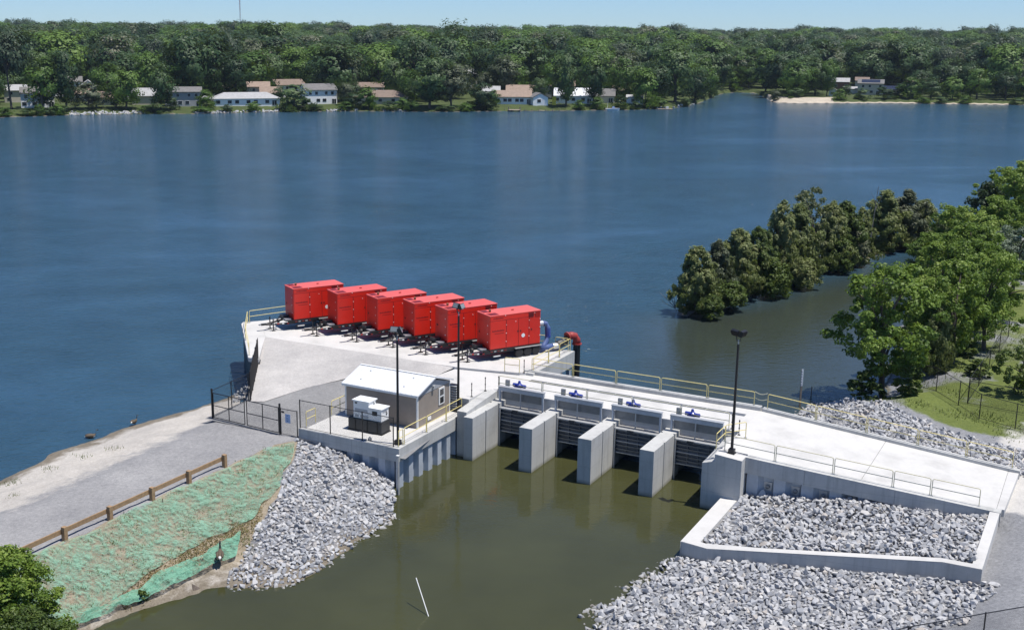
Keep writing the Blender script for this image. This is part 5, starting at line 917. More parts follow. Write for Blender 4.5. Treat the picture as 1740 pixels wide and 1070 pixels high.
# ------------------------------------------------------------------ trees
def leaf_quads(C, RAD, per, size, r, up=0.35, spray=0.0, asp=1.0, out=0.75, jit=0.55, whole=0.0, zs=0.72):
    """leaf clumps: C (n,3) centres, RAD radii; returns verts, faces, tint"""
    n = len(C); N = n * per; d = r.normal(size=(N, 3)); d /= np.linalg.norm(d, axis=1)[:, None]
    rad = r.uniform(0.25, 1.0, N) ** 0.6; ci = np.repeat(np.arange(n), per)
    P = C[ci] + d * (rad * RAD[ci])[:, None] * np.array([1, 1, zs])
    cd_ = (P - np.array([0, 0, 0.5])) / np.array([0.45, 0.45, 0.45]); cd_ /= np.linalg.norm(cd_, axis=1)[:, None] + 1e-6
    nn = d * out + cd_ * whole + r.normal(size=(N, 3)) * jit + np.array([0, 0, up]); nn /= np.linalg.norm(nn, axis=1)[:, None]
    t = r.normal(size=(N, 3)) + np.array([0, 0, spray]); t -= nn * (t * nn).sum(1)[:, None]; t /= np.linalg.norm(t, axis=1)[:, None] + 1e-9; b_ = np.cross(nn, t)
    s = size * r.uniform(0.55, 1.35, N)[:, None]
    V = np.stack([P - t * s * asp, P + b_ * s * 0.62, P + t * s * asp, P - b_ * s * 0.62], 1).reshape(-1, 3)
    tint = np.clip(r.uniform(0, 1, n)[ci] * 0.55 + r.uniform(0, 1, N) * 0.45, 0, 1)
    return V, np.arange(4 * N).reshape(-1, 4), tint
def crown_points(kind, r, n):
    """clump centres in a crown of height 1 and width 1"""
    C = []
    while len(C) < n:
        a = r.uniform(0, 2 * np.pi); z = r.uniform(0, 1); q = r.uniform(0, 1) ** 0.45
        if kind == 'broad':  w = 0.47 * math.sqrt(max(0, 1 - ((z - 0.60) / 0.44) ** 2)) if z > 0.18 else 0
        elif kind == 'pine': w = (0.42 * math.sqrt(max(0, 1 - ((z - 0.72) / 0.29) ** 2))) if z > 0.43 else 0
        elif kind == 'cedar': w = 0.47 * max(0.0, 1 - z ** 2.0) ** 0.62 * (0.82 + 0.18 * math.sin(z * 15 + a * 3)) if z > 0.02 else 0.3
        elif kind == 'bush': w = 0.5 * math.sqrt(max(0, 1 - (z / 1.0) ** 2.2))
        else:                w = 0.47 * math.sqrt(max(0, 1 - ((z - 0.56) / 0.47) ** 2)) if z > 0.10 else 0
        if w <= 0.03 or r.uniform() > w / 0.5 + 0.15: continue
        wob = 0.78 + 0.30 * math.sin(2 * a + z * 5 + kind.__len__()) * math.sin(3 * a - z * 4 + 1.3)
        C.append((math.cos(a) * w * q * wob, math.sin(a) * w * q * wob, z * 0.96))
    return np.array(C)
PROTO = {}
def proto(kind, mat, var, n, per, size, rad=(0.07, 0.13), up=0.35, spray=0.0, asp=1.0, out=0.75, jit=0.55, whole=0.0, zs=0.72):
    key = (kind, mat, var, n)
    if key in PROTO: return PROTO[key]
    r = np.random.RandomState(hash_(key)); C = crown_points(kind, r, n); RAD = r.uniform(rad[0], rad[1], n)
    V, F, tint = leaf_quads(C, RAD, per, size, r, up, spray, asp, out, jit, whole, zs)
    me = bpy.data.meshes.new('crown'); me.vertices.add(len(V)); me.vertices.foreach_set('co', V.astype(np.float32).ravel()); me.loops.add(F.size); me.loops.foreach_set('vertex_index', F.astype(np.int32).ravel()); me.polygons.add(len(F)); me.polygons.foreach_set('loop_start', np.arange(len(F), dtype=np.int32) * 4); me.update(calc_edges=True)
    a_ = me.attributes.new('tint', 'FLOAT', 'FACE'); a_.data.foreach_set('value', tint.astype(np.float32)); me.polygons.foreach_set('use_smooth', np.zeros(len(F), bool)); me.materials.append(MATS[mat])
    tb = MB(); top = {'pine': 0.8, 'cedar': 0.8, 'bush': 0.35}.get(kind, 0.62); w0 = {'pine': 0.022, 'cedar': 0.026, 'bush': 0.02}.get(kind, 0.028)
    wig = lambda t: (0.03 * math.sin(3 * t + var), 0.03 * math.cos(2.3 * t + var), t)
    tb.tube([(0, 0, -0.06)] + [wig(t) for t in np.linspace(0.02, top, 6)], w0, 7, w0 * 0.35)
    for k in r.permutation(n)[:(9 if kind != 'bush' else 6)]:
        c = C[k]; z0 = max(0.1 if kind != 'bush' else 0.02, min(top * 0.9, c[2] * 0.55)); s0 = wig(z0); m_ = (c[0] * 0.45 + s0[0] * 0.5, c[1] * 0.45 + s0[1] * 0.5, lerp(z0, c[2], 0.62)); tb.tube([s0, m_, tuple(c)], w0 * 0.5, 5, w0 * 0.12)
    tm = tb.mesh('trunk'); tm.materials.append(MATS['bark']); PROTO[key] = (tm, me); return PROTO[key]
def hash_(k): return sum((i + 1) * 131 * ord(c) for i, c in enumerate(str(k))) % 2 ** 31
def tree(name, label, pr, p, h, w, group, rz=None, cat='tree', lean=(0, 0)):
    e = bpy.data.objects.new(name, None); COL.objects.link(e); e.location = p; e.rotation_euler = (lean[0], lean[1], rz if rz is not None else random.uniform(0, 6.28)); e.scale = (w, w, h); tag(e, label, cat, group)
    for nm, me in (('trunk', pr[0]), ('crown', pr[1])):
        o = bpy.data.objects.new(nm, me); COL.objects.link(o); o.parent = e
    return e
random.seed(5)
FARSPEC = {'broad': dict(n=60, per=60, size=0.026), 'round': dict(n=58, per=60, size=0.026), 'pine': dict(n=44, per=56, size=0.024), 'bush': dict(n=40, per=56, size=0.036), 'cedar': dict(n=46, per=34, size=0.030)}
def fp(kind, mat, var): s = FARSPEC[kind]; return proto(kind, mat, var, s['n'], s['per'], s['size'], (0.10, 0.17), out=0.42, jit=0.26, up=0.1, whole=1.5)
FM = {'d': 'leaf_far', 'b': 'leaf_far_bright', 'o': 'leaf_far_olive', 'p': 'leaf_pine'}
far = [  # column, metres behind the shore, height, width, kind, tone, label
 (20, 14, 29, 17, 'pine', 'p', 'tall dark pine at the far left end of the opposite shore'), (-40, 16, 25, 18, 'broad', 'd', 'dark broad tree cut by the left picture edge on the far shore'), (75, 12, 18, 15, 'round', 'b', 'bright green round tree before the white house on the far left shore'), (112, 8, 21, 13, 'broad', 'd', 'dark upright tree right of the bright green one on the far left shore'),
 (152, 10, 9.5, 13, 'bush', 'o', 'low olive willow on the far shore left of the brown roof'), (187, 34, 15, 14, 'round', 'b', 'bright rounded tree behind the olive willow on the far shore'), (215, 9, 14, 13, 'round', 'b', 'leafy green tree in front of the grey house with the pale roof'), (276, 5, 17, 11, 'broad', 'd', 'narrow green tree at the water left of the grey two storey house'),
 (322, 40, 27, 22, 'broad', 'd', 'huge dark tree rising behind the grey two storey house'), (368, 46, 25, 20, 'broad', 'd', 'big dark tree left of the tan roofed house'), (402, 40, 20, 14, 'round', 'd', 'rounded dark tree behind the long white ranch house'), (432, 100, 24, 18, 'broad', 'o', 'greyish olive tree behind the tan roofed houses'),
 (465, 165, 32, 24, 'broad', 'd', 'tallest dark round tree on the skyline left of centre'), (500, 3, 10.5, 14, 'bush', 'd', 'dense dark waterside bush between the two white houses'), (575, 42, 22, 20, 'broad', 'o', 'wide grey-green tree behind the white two storey house'), (646, 66, 20, 14, 'round', 'b', 'bright green tree above the brown roofed house'), (512, 95, 15, 12, 'round', 'b', 'small bright tree behind the upper white house'),
 (625, 5, 9.5, 9, 'bush', 'b', 'leafy waterside bush in front of the brown hip roofed house'), (600, 6, 6.5, 8, 'bush', 'd', 'low waterside bush right of the white two storey house'), (684, 4, 5.2, 7.5, 'bush', 'b', 'rounded low bush on the lawn before the brown roofed house'), (711, 72, 27, 20, 'round', 'd', 'big rounded dark tree at the middle of the far shore'), (732, 7, 19, 18, 'broad', 'd', 'dark shore tree overhanging the water near the middle of the far shore'), (765, 8, 16, 14, 'broad', 'o', 'grey green shore tree right of the overhanging dark one'),
 (768, 170, 33, 24, 'broad', 'd', 'dark skyline tree straight above the overhanging shore trees'), (815, 6, 11, 13, 'bush', 'd', 'wide waterside bush left of the tan roofed white house'), (856, 70, 18, 16, 'broad', 'o', 'brownish olive tree behind the tan roofed white house'), (915, 30, 11, 7.5, 'round', 'd', 'small dark tree between the small white cottage and the tan roof'), (960, 8, 20, 12, 'broad', 'd', 'tall open tree with bare trunk before the white roofed house'), (1008, 9, 20, 11, 'broad', 'd', 'tall tree with forked trunk right of its twin before the white roofed house'),
 (1062, 26, 18, 15, 'round', 'b', 'bright airy tree behind the grey roofed cottage'), (1095, 5, 15, 13, 'bush', 'b', 'bright bushy tree at the water right of the grey cottage'), (1143, 16, 25, 23, 'round', 'd', 'massive rounded tree near the point of the far shore'), (1180, 5, 15, 13, 'round', 'd', 'dark tree on the very point of the far shore'), (1015, 3, 5, 7, 'bush', 'b', 'low bright bush left of the moored boat'), (1052, 3, 6, 7, 'bush', 'd', 'low dark bush right of the moored boat'), (1190, 22, 17, 14, 'round', 'b', 'lighter rounded tree behind the point of the far shore'),
 (1222, 20, 19, 16, 'broad', 'd', 'dark tree at the back of the inlet, left one'), (1247, 40, 20, 16, 'broad', 'd', 'dark tree at the back of the inlet, middle one'), (1272, 14, 14, 12, 'round', 'b', 'bright tree on the grass at the back of the inlet'), (1300, 24, 18, 15, 'broad', 'd', 'dark tree at the right end of the inlet'), (1317, 5, 5, 5.5, 'bush', 'o', 'round brown bush on the tip of the sand spit'), (1352, 26, 16, 17, 'round', 'b', 'wide bright tree behind the pale sand beach'), (1385, 34, 18, 13, 'round', 'd', 'dark tree right of the wide bright one behind the beach'), (1404, 30, 17, 9, 'broad', 'b', 'slim pale tree beside the beach end'), (1348, 16, 5, 9, 'bush', 'd', 'low dark bush behind the pale sand beach'),
 (1426, 8, 5, 7, 'bush', 'b', 'low bright bush left of the house with solar panels'), (1462, 10, 5, 8, 'bush', 'd', 'dark rounded bush before the house with solar panels'), (1503, 10, 6, 9, 'bush', 'd', 'dark rounded bush right of the house with solar panels'), (1545, 12, 10, 12, 'bush', 'b', 'green waterside tree under the tan house on the right shore'), (1580, 14, 10, 12, 'round', 'd', 'dark waterside tree right of the tan house'), (1618, 12, 11, 13, 'bush', 'b', 'bushy waterside tree midway along the right far shore'), (1660, 14, 14, 13, 'round', 'b', 'lighter waterside tree left of the tall pine on the right'), (1705, 14, 13, 14, 'round', 'd', 'dark waterside tree below the tall pine on the right'), (1748, 12, 12, 14, 'bush', 'b', 'waterside tree cut by the right picture edge on the far shore'), (1692, 95, 30, 17, 'pine', 'p', 'tall pine breaking the skyline at the far right'),
 (200, 12, 10, 10, 'round', 'd', 'dark small tree right of the brown low roof on the left'), (292, 7, 6, 6, 'bush', 'd', 'dark bush left of the grey two storey house door side'), (350, 9, 7, 8, 'bush', 'b', 'bright bush under the white domed canopy'), (480, 24, 7, 8, 'round', 'd', 'dark round tree at the right end of the long ranch house'), (520, 8, 4, 5, 'bush', 'd', 'dark bush at the left corner of the bright white house'), (588, 14, 9, 8, 'round', 'o', 'olive tree at the right corner of the bright white house'), (603, 26, 9, 8, 'round', 'd', 'dark round tree left of the wide brown hip roof'), (704, 22, 13, 14, 'round', 'b', 'bright round tree right of the wide brown hip roof'), (672, 40, 17, 13, 'broad', 'd', 'dark tree behind the right end of the wide brown hip roof'),
 (838, 10, 7, 7, 'bush', 'b', 'bright bush at the left end of the tan roofed white house'), (940, 60, 18, 14, 'round', 'b', 'bright round tree behind the yellow slide'), (1112, 12, 16, 14, 'round', 'd', 'dark round tree behind the swim raft'), (1205, 10, 12, 12, 'bush', 'd', 'dark bush on the inlet side of the point'), (1238, 12, 11, 13, 'bush', 'b', 'bright bush at the back of the inlet'), (1436, 22, 6, 6, 'round', 'd', 'dark small tree between the beach end and the cream house'), (1526, 18, 7, 9, 'bush', 'd', 'dark bush hiding the low wing right of the cream house'), (1562, 30, 13, 12, 'round', 'd', 'dark round tree below the tan house'), (1600, 32, 15, 14, 'broad', 'd', 'dark broad tree second row right of the tan house'), (1645, 34, 16, 14, 'round', 'd', 'dark round tree second row left of the tall pine'), (1725, 34, 18, 15, 'broad', 'o', 'olive broad tree second row at the right edge')]
CR_SRC = {}
for i, (px, d, h, w, k, t, lab) in enumerate(far):
    pr = fp(k, FM[t], i % 3); tree('shore_tree' if k != 'bush' else 'shore_bush', lab, pr, behind(px, d), h * (1.06 if h > 12 else 1.0), w * 1.28, 'trees along the far shore', cat='tree' if k != 'bush' else 'bush')
low = [(8, 'under the tall pine at the far left'), (48, 'left of the white house at the far left'), (66, 'straight below the white house at the far left'), (84, 'below the bright green round tree at the far left'), (98, 'left of the dark upright tree at the far left'), (105, 'at the foot of the dark upright tree at the far left'), (246, 'right of the pale heap of far shore rocks'), (262, 'left of the narrow tree near the grey house'), (345, 'below the white domed canopy'), (385, 'below the left end of the long ranch house'),
 (432, 'below the middle of the long ranch house'), (536, 'below the bright white two storey house'), (588, 'right of the bright white two storey house'), (662, 'on the lawn left of the rounded low bush'), (704, 'left of the overhanging dark shore tree'), (755, 'under the overhanging dark shore tree'), (790, 'between the overhanging trees and the wide bush'), (830, 'at the left end of the timber bulkhead'), (985, 'at the right end of the timber bulkhead'), (1078, 'left of the bright bushy tree'), (1120, 'left of the swim raft'), (1165, 'on the point right of the swim raft'),
 (1568, 'right of the tree under the tan house'), (1600, 'left of the middle bushy tree on the right shore'), (1640, 'right of the middle bushy tree on the right shore'), (1725, 'near the right picture edge')]
for j, (px, where) in enumerate(low):                    # low growth along the far waterline
    tree('shore_shrub', 'low far waterline shrub ' + where, fp('bush', 'leaf_far' if j % 2 else 'leaf_far_bright', j % 3), behind(px, 2.5), random.uniform(2.4, 4.6), random.uniform(6, 10), 'low shrubs at the far waterline', cat='shrub')
# forest beyond: one mass of crowns and trunks
def forest():
    src = []
    for k, t, v in (('broad', 'd', 0), ('broad', 'd', 1), ('round', 'b', 1), ('broad', 'o', 2), ('pine', 'p', 0), ('round', 'd', 2)): src.append(fp(k, FM[t], v)[1])
    r = np.random.RandomState(3); pts, scl, rot, kd = [], [], [], []
    for (d0, d1, dens, hmul) in ((30, 75, 1 / 300, 0.86), (75, 330, 1 / 300, 1.0), (330, 900, 1 / 330, 0.98), (900, 2600, 1 / 560, 1.08)):
        a0, a1 = -0.48, 0.60; area = 0.5 * (a1 - a0) * ((540 + d1) ** 2 - (500 + d0) ** 2); n = int(area * dens)
        ang = r.uniform(a0, a1, n); dd = d0 + (d1 - d0) * r.uniform(0, 1, n) ** (0.75 if d0 > 300 else 0.9)
        for a, d in zip(ang, dd):
            px = CX + FPX * math.tan(a) / math.cos(PITCH) * 0.985; q = behind(px, d)
            if any(x0 - 5 < px < x1 + 5 and d < dh + 6 for (x0, x1, dh) in HOUSE_GAPS): continue
            if any(x0 - 12 < px < x1 + 12 and abs(d - dh) < 12 for (x0, x1, dh) in HOUSE_GAPS): continue
            if d < 75 and 1412 < px < 1535: continue
            h = (r.uniform(13, 28) if d < 330 else r.uniform(16, 28)) * hmul; h *= 1.0 + 0.34 * (vnoise(np.array(px / 140.0), np.array(d / 90.0), 4) - 0.5)
            k = r.choice(6, p=[0.26, 0.19, 0.20, 0.10, 0.08, 0.17]); w = h * r.uniform(0.95, 1.45) * (0.7 if k == 4 else 1.0) * (1.25 if d > 900 else 1.0)
            pts.append(tuple(q)); scl.append((w, w, h * (1.15 if k == 4 else 1))); rot.append(r.uniform(0, 6.28)); kd.append(k)
    me = bpy.data.meshes.new('far_forest'); me.from_pydata(pts, [], [])
    a = me.attributes.new('scl', 'FLOAT_VECTOR', 'POINT'); a.data.foreach_set('vector', np.array(scl, np.float32).ravel())
    a = me.attributes.new('rotz', 'FLOAT', 'POINT'); a.data.foreach_set('value', np.array(rot, np.float32)); a = me.attributes.new('kd', 'INT', 'POINT'); a.data.foreach_set('value', np.array(kd, np.int32))
    o = bpy.data.objects.new('far_forest', me); COL.objects.link(o); tag(o, 'mixed green forest reaching to the horizon behind the houses', 'forest', kind='stuff')
    ng = bpy.data.node_groups.new('forest_scatter', 'GeometryNodeTree'); ng.interface.new_socket('Geometry', in_out='INPUT', socket_type='NodeSocketGeometry'); ng.interface.new_socket('Geometry', in_out='OUTPUT', socket_type='NodeSocketGeometry')
    gi, go = ng.nodes.new('NodeGroupInput'), ng.nodes.new('NodeGroupOutput'); jn = ng.nodes.new('GeometryNodeJoinGeometry'); lk = ng.links.new
    def att(nm, ty): n_ = ng.nodes.new('GeometryNodeInputNamedAttribute'); n_.data_type = ty; n_.inputs[0].default_value = nm; return n_.outputs[0]
    cmb = ng.nodes.new('ShaderNodeCombineXYZ'); lk(att('rotz', 'FLOAT'), cmb.inputs[2]); sca = att('scl', 'FLOAT_VECTOR'); kda = att('kd', 'INT')
    for i, m_ in enumerate(src):
        so = next(x for x in bpy.data.objects if x.data == m_)
        oi = ng.nodes.new('GeometryNodeObjectInfo'); oi.inputs[0].default_value = so; oi.transform_space = 'ORIGINAL'; oi.inputs[1].default_value = True
        cp = ng.nodes.new('FunctionNodeCompare'); cp.data_type = 'INT'; cp.operation = 'EQUAL'
        ints = [s for s in cp.inputs if s.type == 'INT']; lk(kda, ints[0]); ints[1].default_value = i
        ip = ng.nodes.new('GeometryNodeInstanceOnPoints'); lk(gi.outputs[0], ip.inputs['Points']); lk(cp.outputs[0], ip.inputs['Selection']); lk(oi.outputs['Geometry'], ip.inputs['Instance']); lk(cmb.outputs[0], ip.inputs['Rotation']); lk(sca, ip.inputs['Scale']); lk(ip.outputs[0], jn.inputs[0])
    lk(jn.outputs[0], go.inputs[0]); md = o.modifiers.new('scatter', 'NODES'); md.node_group = ng
    return len(pts)

# ------------------------------------------------------------------ houses on the far shore
HOUSE_GAPS = []
def house(px, d, w, dp, hw, hr, wall, roof, label, name='house', ridge='x', storeys=1, nwin=3, door=True, hip=False, chimney=False, turn=0.0, gap=None, shut=False, trim=True, lo=0.0):
    p = behind(px, d); p.z += lo; view = math.atan2(p.x, p.y); T = Thing(name, label, 'house', tuple(p), 'houses on the far shore', world=True, rot=-view + turn); P = T.part
    x, y = w / 2, dp / 2
    if ridge == 'x' and not hip: P('wall', wall, lambda b: b.prism_x([(-y, -1), (y, -1), (y, hw), (0, hw + hr - 0.1), (-y, hw)], -x, x))
    elif ridge == 'y': P('wall', wall, lambda b: b.add([(-x, -y, -1), (x, -y, -1), (x, -y, hw), (0, -y, hw + hr - 0.1), (-x, -y, hw), (-x, y, -1), (x, y, -1), (x, y, hw), (0, y, hw + hr - 0.1), (-x, y, hw)], [(0, 1, 2, 3, 4), (9, 8, 7, 6, 5), (0, 5, 6, 1), (1, 6, 7, 2), (2, 7, 8, 3), (3, 8, 9, 4), (4, 9, 5, 0)]))
    else: P('wall', wall, lambda b: b.box(-x, x, -y, y, -1, hw))
    e = 0.55
    def rf(b):
        if hip: b.add([(-x - e, -y - e, hw), (x + e, -y - e, hw), (x + e, y + e, hw), (-x - e, y + e, hw), (-x + y, 0, hw + hr), (x - y, 0, hw + hr)], [(0, 1, 5, 4), (2, 3, 4, 5), (1, 2, 5), (3, 0, 4), (3, 2, 1, 0)])
        elif ridge == 'x': b.prism_x([(-y - e, hw - 0.15), (0, hw + hr), (y + e, hw - 0.15), (y + e, hw + 0.1), (0, hw + hr + 0.28), (-y - e, hw + 0.1)], -x - 0.3, x + 0.3)
        else: b.add([(q[0], yy, q[1]) for yy in (-y - 0.3, y + 0.3) for q in ((-x - e, hw - 0.15), (0, hw + hr), (x + e, hw - 0.15), (x + e, hw + 0.1), (0, hw + hr + 0.28), (-x - e, hw + 0.1))], [(0, 1, 4, 5), (1, 2, 3, 4), (6, 11, 10, 7), (7, 10, 9, 8), (0, 6, 7, 1), (1, 7, 8, 2), (2, 8, 9, 3), (3, 9, 10, 4), (4, 10, 11, 5), (5, 11, 6, 0)])
    ro = P('roof', roof, rf)
    if chimney: P('chimney', 'brick_red', lambda b: b.box(x * 0.5, x * 0.5 + 0.9, 0.2, 1.1, hw, hw + hr + 1.1), parent=ro)
    sh = hw / storeys
    for s in range(storeys):
        for k in range(nwin):
            cx_ = -x + (k + 0.5 + (0.12 if (k + s) % 2 else -0.1)) * w / nwin; zc = s * sh + sh * 0.56; ww, wh = (0.55, 0.6) if storeys > 1 and s == 1 else (0.75, 0.62)
            if s == 0 and door and k == nwin - 1:
                dr = P('door', 'white_trim', lambda b: b.box(cx_ - 0.95, cx_ + 0.95, -y - 0.06, -y - 0.004, 0.02, 2.2)); P('pane', 'glass', lambda b: (b.box(cx_ - 0.85, cx_ - 0.06, -y - 0.085, -y - 0.062, 0.15, 2.08), b.box(cx_ + 0.06, cx_ + 0.85, -y - 0.085, -y - 0.062, 0.15, 2.08)), parent=dr); continue
            wn_ = P('window', 'white_trim', lambda b: b.box(cx_ - ww - 0.1, cx_ + ww + 0.1, -y - 0.06, -y - 0.004, zc - wh - 0.1, zc + wh + 0.1)); P('pane', 'glass', lambda b: b.box(cx_ - ww, cx_ + ww, -y - 0.085, -y - 0.062, zc - wh, zc + wh), parent=wn_)
            if shut:
                for sg in (-1, 1): P('shutter', 'tank_dark', lambda b: b.box(cx_ + sg * (ww + 0.32) - 0.2, cx_ + sg * (ww + 0.32) + 0.2, -y - 0.07, -y - 0.004, zc - wh, zc + wh), parent=wn_)
    wp = w / (math.hypot(p.x, p.y) / FPX); HOUSE_GAPS.append((px - wp / 2 if gap is None else gap[0], px + wp / 2 if gap is None else gap[1], d)); return T
house(66, 24, 12, 8, 5.4, 2.0, 'siding_white', 'shingle_grey', 'white two storey house half hidden behind trees at the far left shore', storeys=2, nwin=4)
house(128, 120, 8, 8, 5.6, 2.2, 'siding_white', 'shingle_grey', 'small pale blue-white house peeping out high between trees on the left', storeys=2, nwin=2, door=False); house(153, 78, 8, 9, 4.6, 3.2, 'siding_white', 'shingle_pale', 'white gable end house behind the bright trees on the left', ridge='y', storeys=1, nwin=1, door=False)
house(178, 30, 11, 8, 2.9, 2.2, 'siding_cream', 'shingle_brown', 'low house with brown roof beside the olive willow', nwin=3); house(248, 32, 10, 8, 3.4, 2.8, 'siding_cream', 'shingle_pale', 'house with a pale grey roof between two green trees', nwin=2); house(138, 62, 9, 8, 3.0, 2.2, 'siding_cream', 'shingle_tan', 'small tan roofed house left of the white gable house', nwin=1, door=False)
house(313, 20, 14, 9, 5.6, 1.6, 'siding_grey', 'shingle_grey', 'grey two storey house in the shade of the huge dark tree', storeys=2, nwin=4); house(372, 72, 9, 8, 4.6, 1.8, 'siding_cream', 'shingle_tan', 'tan roofed house peeping through the big dark trees', storeys=1, nwin=2, door=False)
r1 = house(418, 16, 26, 9, 2.9, 2.3, 'siding_white', 'shingle_pale', 'long low white ranch house with pale hip roof near the water', hip=True, nwin=7, turn=0.16); house(440, 62, 10, 9, 5.4, 1.9, 'siding_cream', 'shingle_tan', 'cream two storey house with tan roof behind the long ranch house', storeys=2, nwin=2, door=False); house(461, 50, 9, 7, 2.9, 2.6, 'siding_cream', 'shingle_tan', 'low tan roofed wing house right of the cream two storey one', nwin=1, door=False)
house(489, 78, 14, 10, 5.4, 2.2, 'siding_white', 'shingle_brown', 'upper white two storey house with brownish roof behind the bush', storeys=2, nwin=4, door=False, turn=0.4); house(541, 22, 13.5, 9, 5.7, 2.2, 'siding_white', 'shingle_grey', 'bright white two storey house with dark grey roof near the water', storeys=2, nwin=4, turn=0.3)
house(628, 60, 13, 9, 5.2, 1.8, 'siding_white', 'shingle_brown', 'brown roofed two storey house with dark shutters above the hip roof', storeys=2, nwin=3, door=False, shut=True); house(648, 24, 22, 11, 2.8, 2.7, 'siding_cream', 'shingle_brown', 'wide brown hip roofed house behind the rounded low bush', hip=True, nwin=5)
house(872, 20, 15, 9, 3.0, 2.3, 'siding_white', 'shingle_tan', 'white house with tan roof and a row of windows near the bulkhead', nwin=6); house(914, 13, 6.5, 7, 3.0, 1.7, 'siding_white', 'shingle_grey', 'small white gable cottage at the water right of the tan roof', ridge='y', nwin=1, door=False, turn=0.3); house(884, 62, 13, 10, 3.4, 2.5, 'siding_grey', 'shingle_tan', 'blue-grey house with tan roof behind the tan roofed white one', nwin=2, door=False); house(922, 75, 9, 9, 4.6, 2.4, 'siding_grey', 'shingle_brown', 'upper blue-grey gable house above the small cottage', ridge='y', nwin=1, door=False)
house(975, 22, 17, 10, 3.2, 3.0, 'siding_white', 'roof_metal', 'white house with a white metal roof behind the twin tall trees', nwin=5); house(1026, 25, 9, 9, 2.9, 2.8, 'siding_cream', 'shingle_grey', 'dark grey roofed cottage right of the white metal roof', hip=False, nwin=2); house(1078, 14, 7, 6, 2.6, 0.9, 'siding_white', 'shingle_pale', 'small white carport by the bright bushy shore tree', nwin=1, door=False); house(798, 150, 8, 8, 8.0, 2.2, 'siding_white', 'shingle_pale', 'narrow white house high among the trees at the centre', storeys=2, nwin=1, door=False, gap=(790, 806))
hs = house(1477, 50, 12.5, 9, 5.6, 1.8, 'siding_cream', 'shingle_grey', 'cream two storey house with solar panels on the right far shore', storeys=2, nwin=3); hs.part('solar_panel', 'solar', lambda b: b.add([(-4.5, -3.9, 6.2), (4.5, -3.9, 6.2), (4.5, -0.6, 7.5), (-4.5, -0.6, 7.5), (-4.5, -3.9, 6.26), (4.5, -3.9, 6.26), (4.5, -0.6, 7.56), (-4.5, -0.6, 7.56)], [(4, 5, 6, 7), (0, 1, 5, 4), (1, 2, 6, 5), (2, 3, 7, 6), (3, 0, 4, 7), (3, 2, 1, 0)]))
house(1512, 52, 8, 7, 2.6, 1.5, 'siding_grey', 'solar', 'low wing house with dark roof right of the cream house', nwin=2); house(1426, 100, 9, 8, 4.6, 1.9, 'brick_red', 'shingle_pale', 'small brick house with pale roof left of the cream house', nwin=2, storeys=1, door=False); house(1555, 100, 10, 9, 5.0, 1.8, 'siding_cream', 'shingle_tan', 'tan house among trees right of the cream house', storeys=2, nwin=2, door=False); house(1443, 62, 7, 5, 2.4, 0.9, 'siding_white', 'shingle_pale', 'white tent-like shed between the brick house and the cream house', nwin=1, door=False); house(1414, 34, 4, 4, 2.4, 1.4, 'siding_white', 'shingle_pale', 'tiny white shed behind the beach end', ridge='y', nwin=1, door=False); house(1462, 80, 7, 7, 6.0, 1.6, 'siding_cream', 'shingle_brown', 'brown roofed house just behind the cream house', storeys=2, nwin=1, door=False)
house(30, 64, 9, 8, 4.8, 2.0, 'siding_cream', 'shingle_pale', 'cream house with pale roof behind the tall pine at the far left', storeys=2, nwin=2, door=False); house(104, 100, 9, 8, 5.0, 2.2, 'siding_white', 'shingle_brown', 'white house with brown roof above the dark upright tree', storeys=2, nwin=2, door=False); house(222, 74, 9, 8, 4.8, 2.0, 'siding_white', 'shingle_tan', 'white house with tan roof above the pale roofed one', nwin=2, door=False); house(288, 80, 9, 8, 4.8, 2.0, 'siding_cream', 'shingle_tan', 'cream house with tan roof left of the huge dark tree', nwin=2, door=False)
house(834, 58, 8, 8, 3.6, 2.0, 'siding_cream', 'shingle_pale', 'small cream house up left of the tan roofed white one', nwin=2, door=False); house(958, 74, 10, 8, 5.0, 2.2, 'siding_white', 'shingle_brown', 'white house with brown roof above the white metal roof', storeys=2, nwin=2, door=False); house(1056, 52, 9, 8, 4.0, 2.2, 'siding_cream', 'shingle_brown', 'cream house with brown roof above the small carport', nwin=2, door=False); house(1596, 104, 9, 8, 5.0, 2.0, 'siding_white', 'shingle_grey', 'white house with grey roof right of the tan house', storeys=2, nwin=2, door=False)
N_FOREST = forest()

# ------------------------------------------------------------------ things along the far waterline
T = Thing('bulkhead', 'long dark timber bulkhead along the waterline before the tan roofed house', 'wall', tuple(behind(905, 1.2)), world=True, rot=-math.atan2(behind(905, 1).x, behind(905, 1).y) - 0.02)
for k in range(12): T.part('plank_wall', 'timber_old', lambda b: b.box(-17 + k * 2.8, -14.25 + k * 2.8, -1.2, -1.0, -1.5, 0.1)); T.part('piling', 'timber_old', lambda b: b.tube([(-17 + k * 2.8, -1.35, -2), (-17 + k * 2.8, -1.35, 0.75)], 0.17, 7))
T = Thing('dock', 'small pale timber dock at the bulkhead', 'dock', tuple(at(874, 187.5, 0.5)), world=True); T.part('deck', 'timber_old', lambda b: b.box(-2.5, 2.5, -2, 3, 0.0, 0.18)); 
for (x, y) in ((-2.3, -1.8), (2.3, -1.8), (-2.3, 2.5), (2.3, 2.5)): T.part('piling', 'timber_old', lambda b: b.tube([(x, y, -2), (x, y, 1.3)], 0.14, 7))
T = Thing('boat', 'small white motor boat moored at the far shore', 'boat', tuple(at(1041, 187.5, 0)), world=True, rot=-0.1)
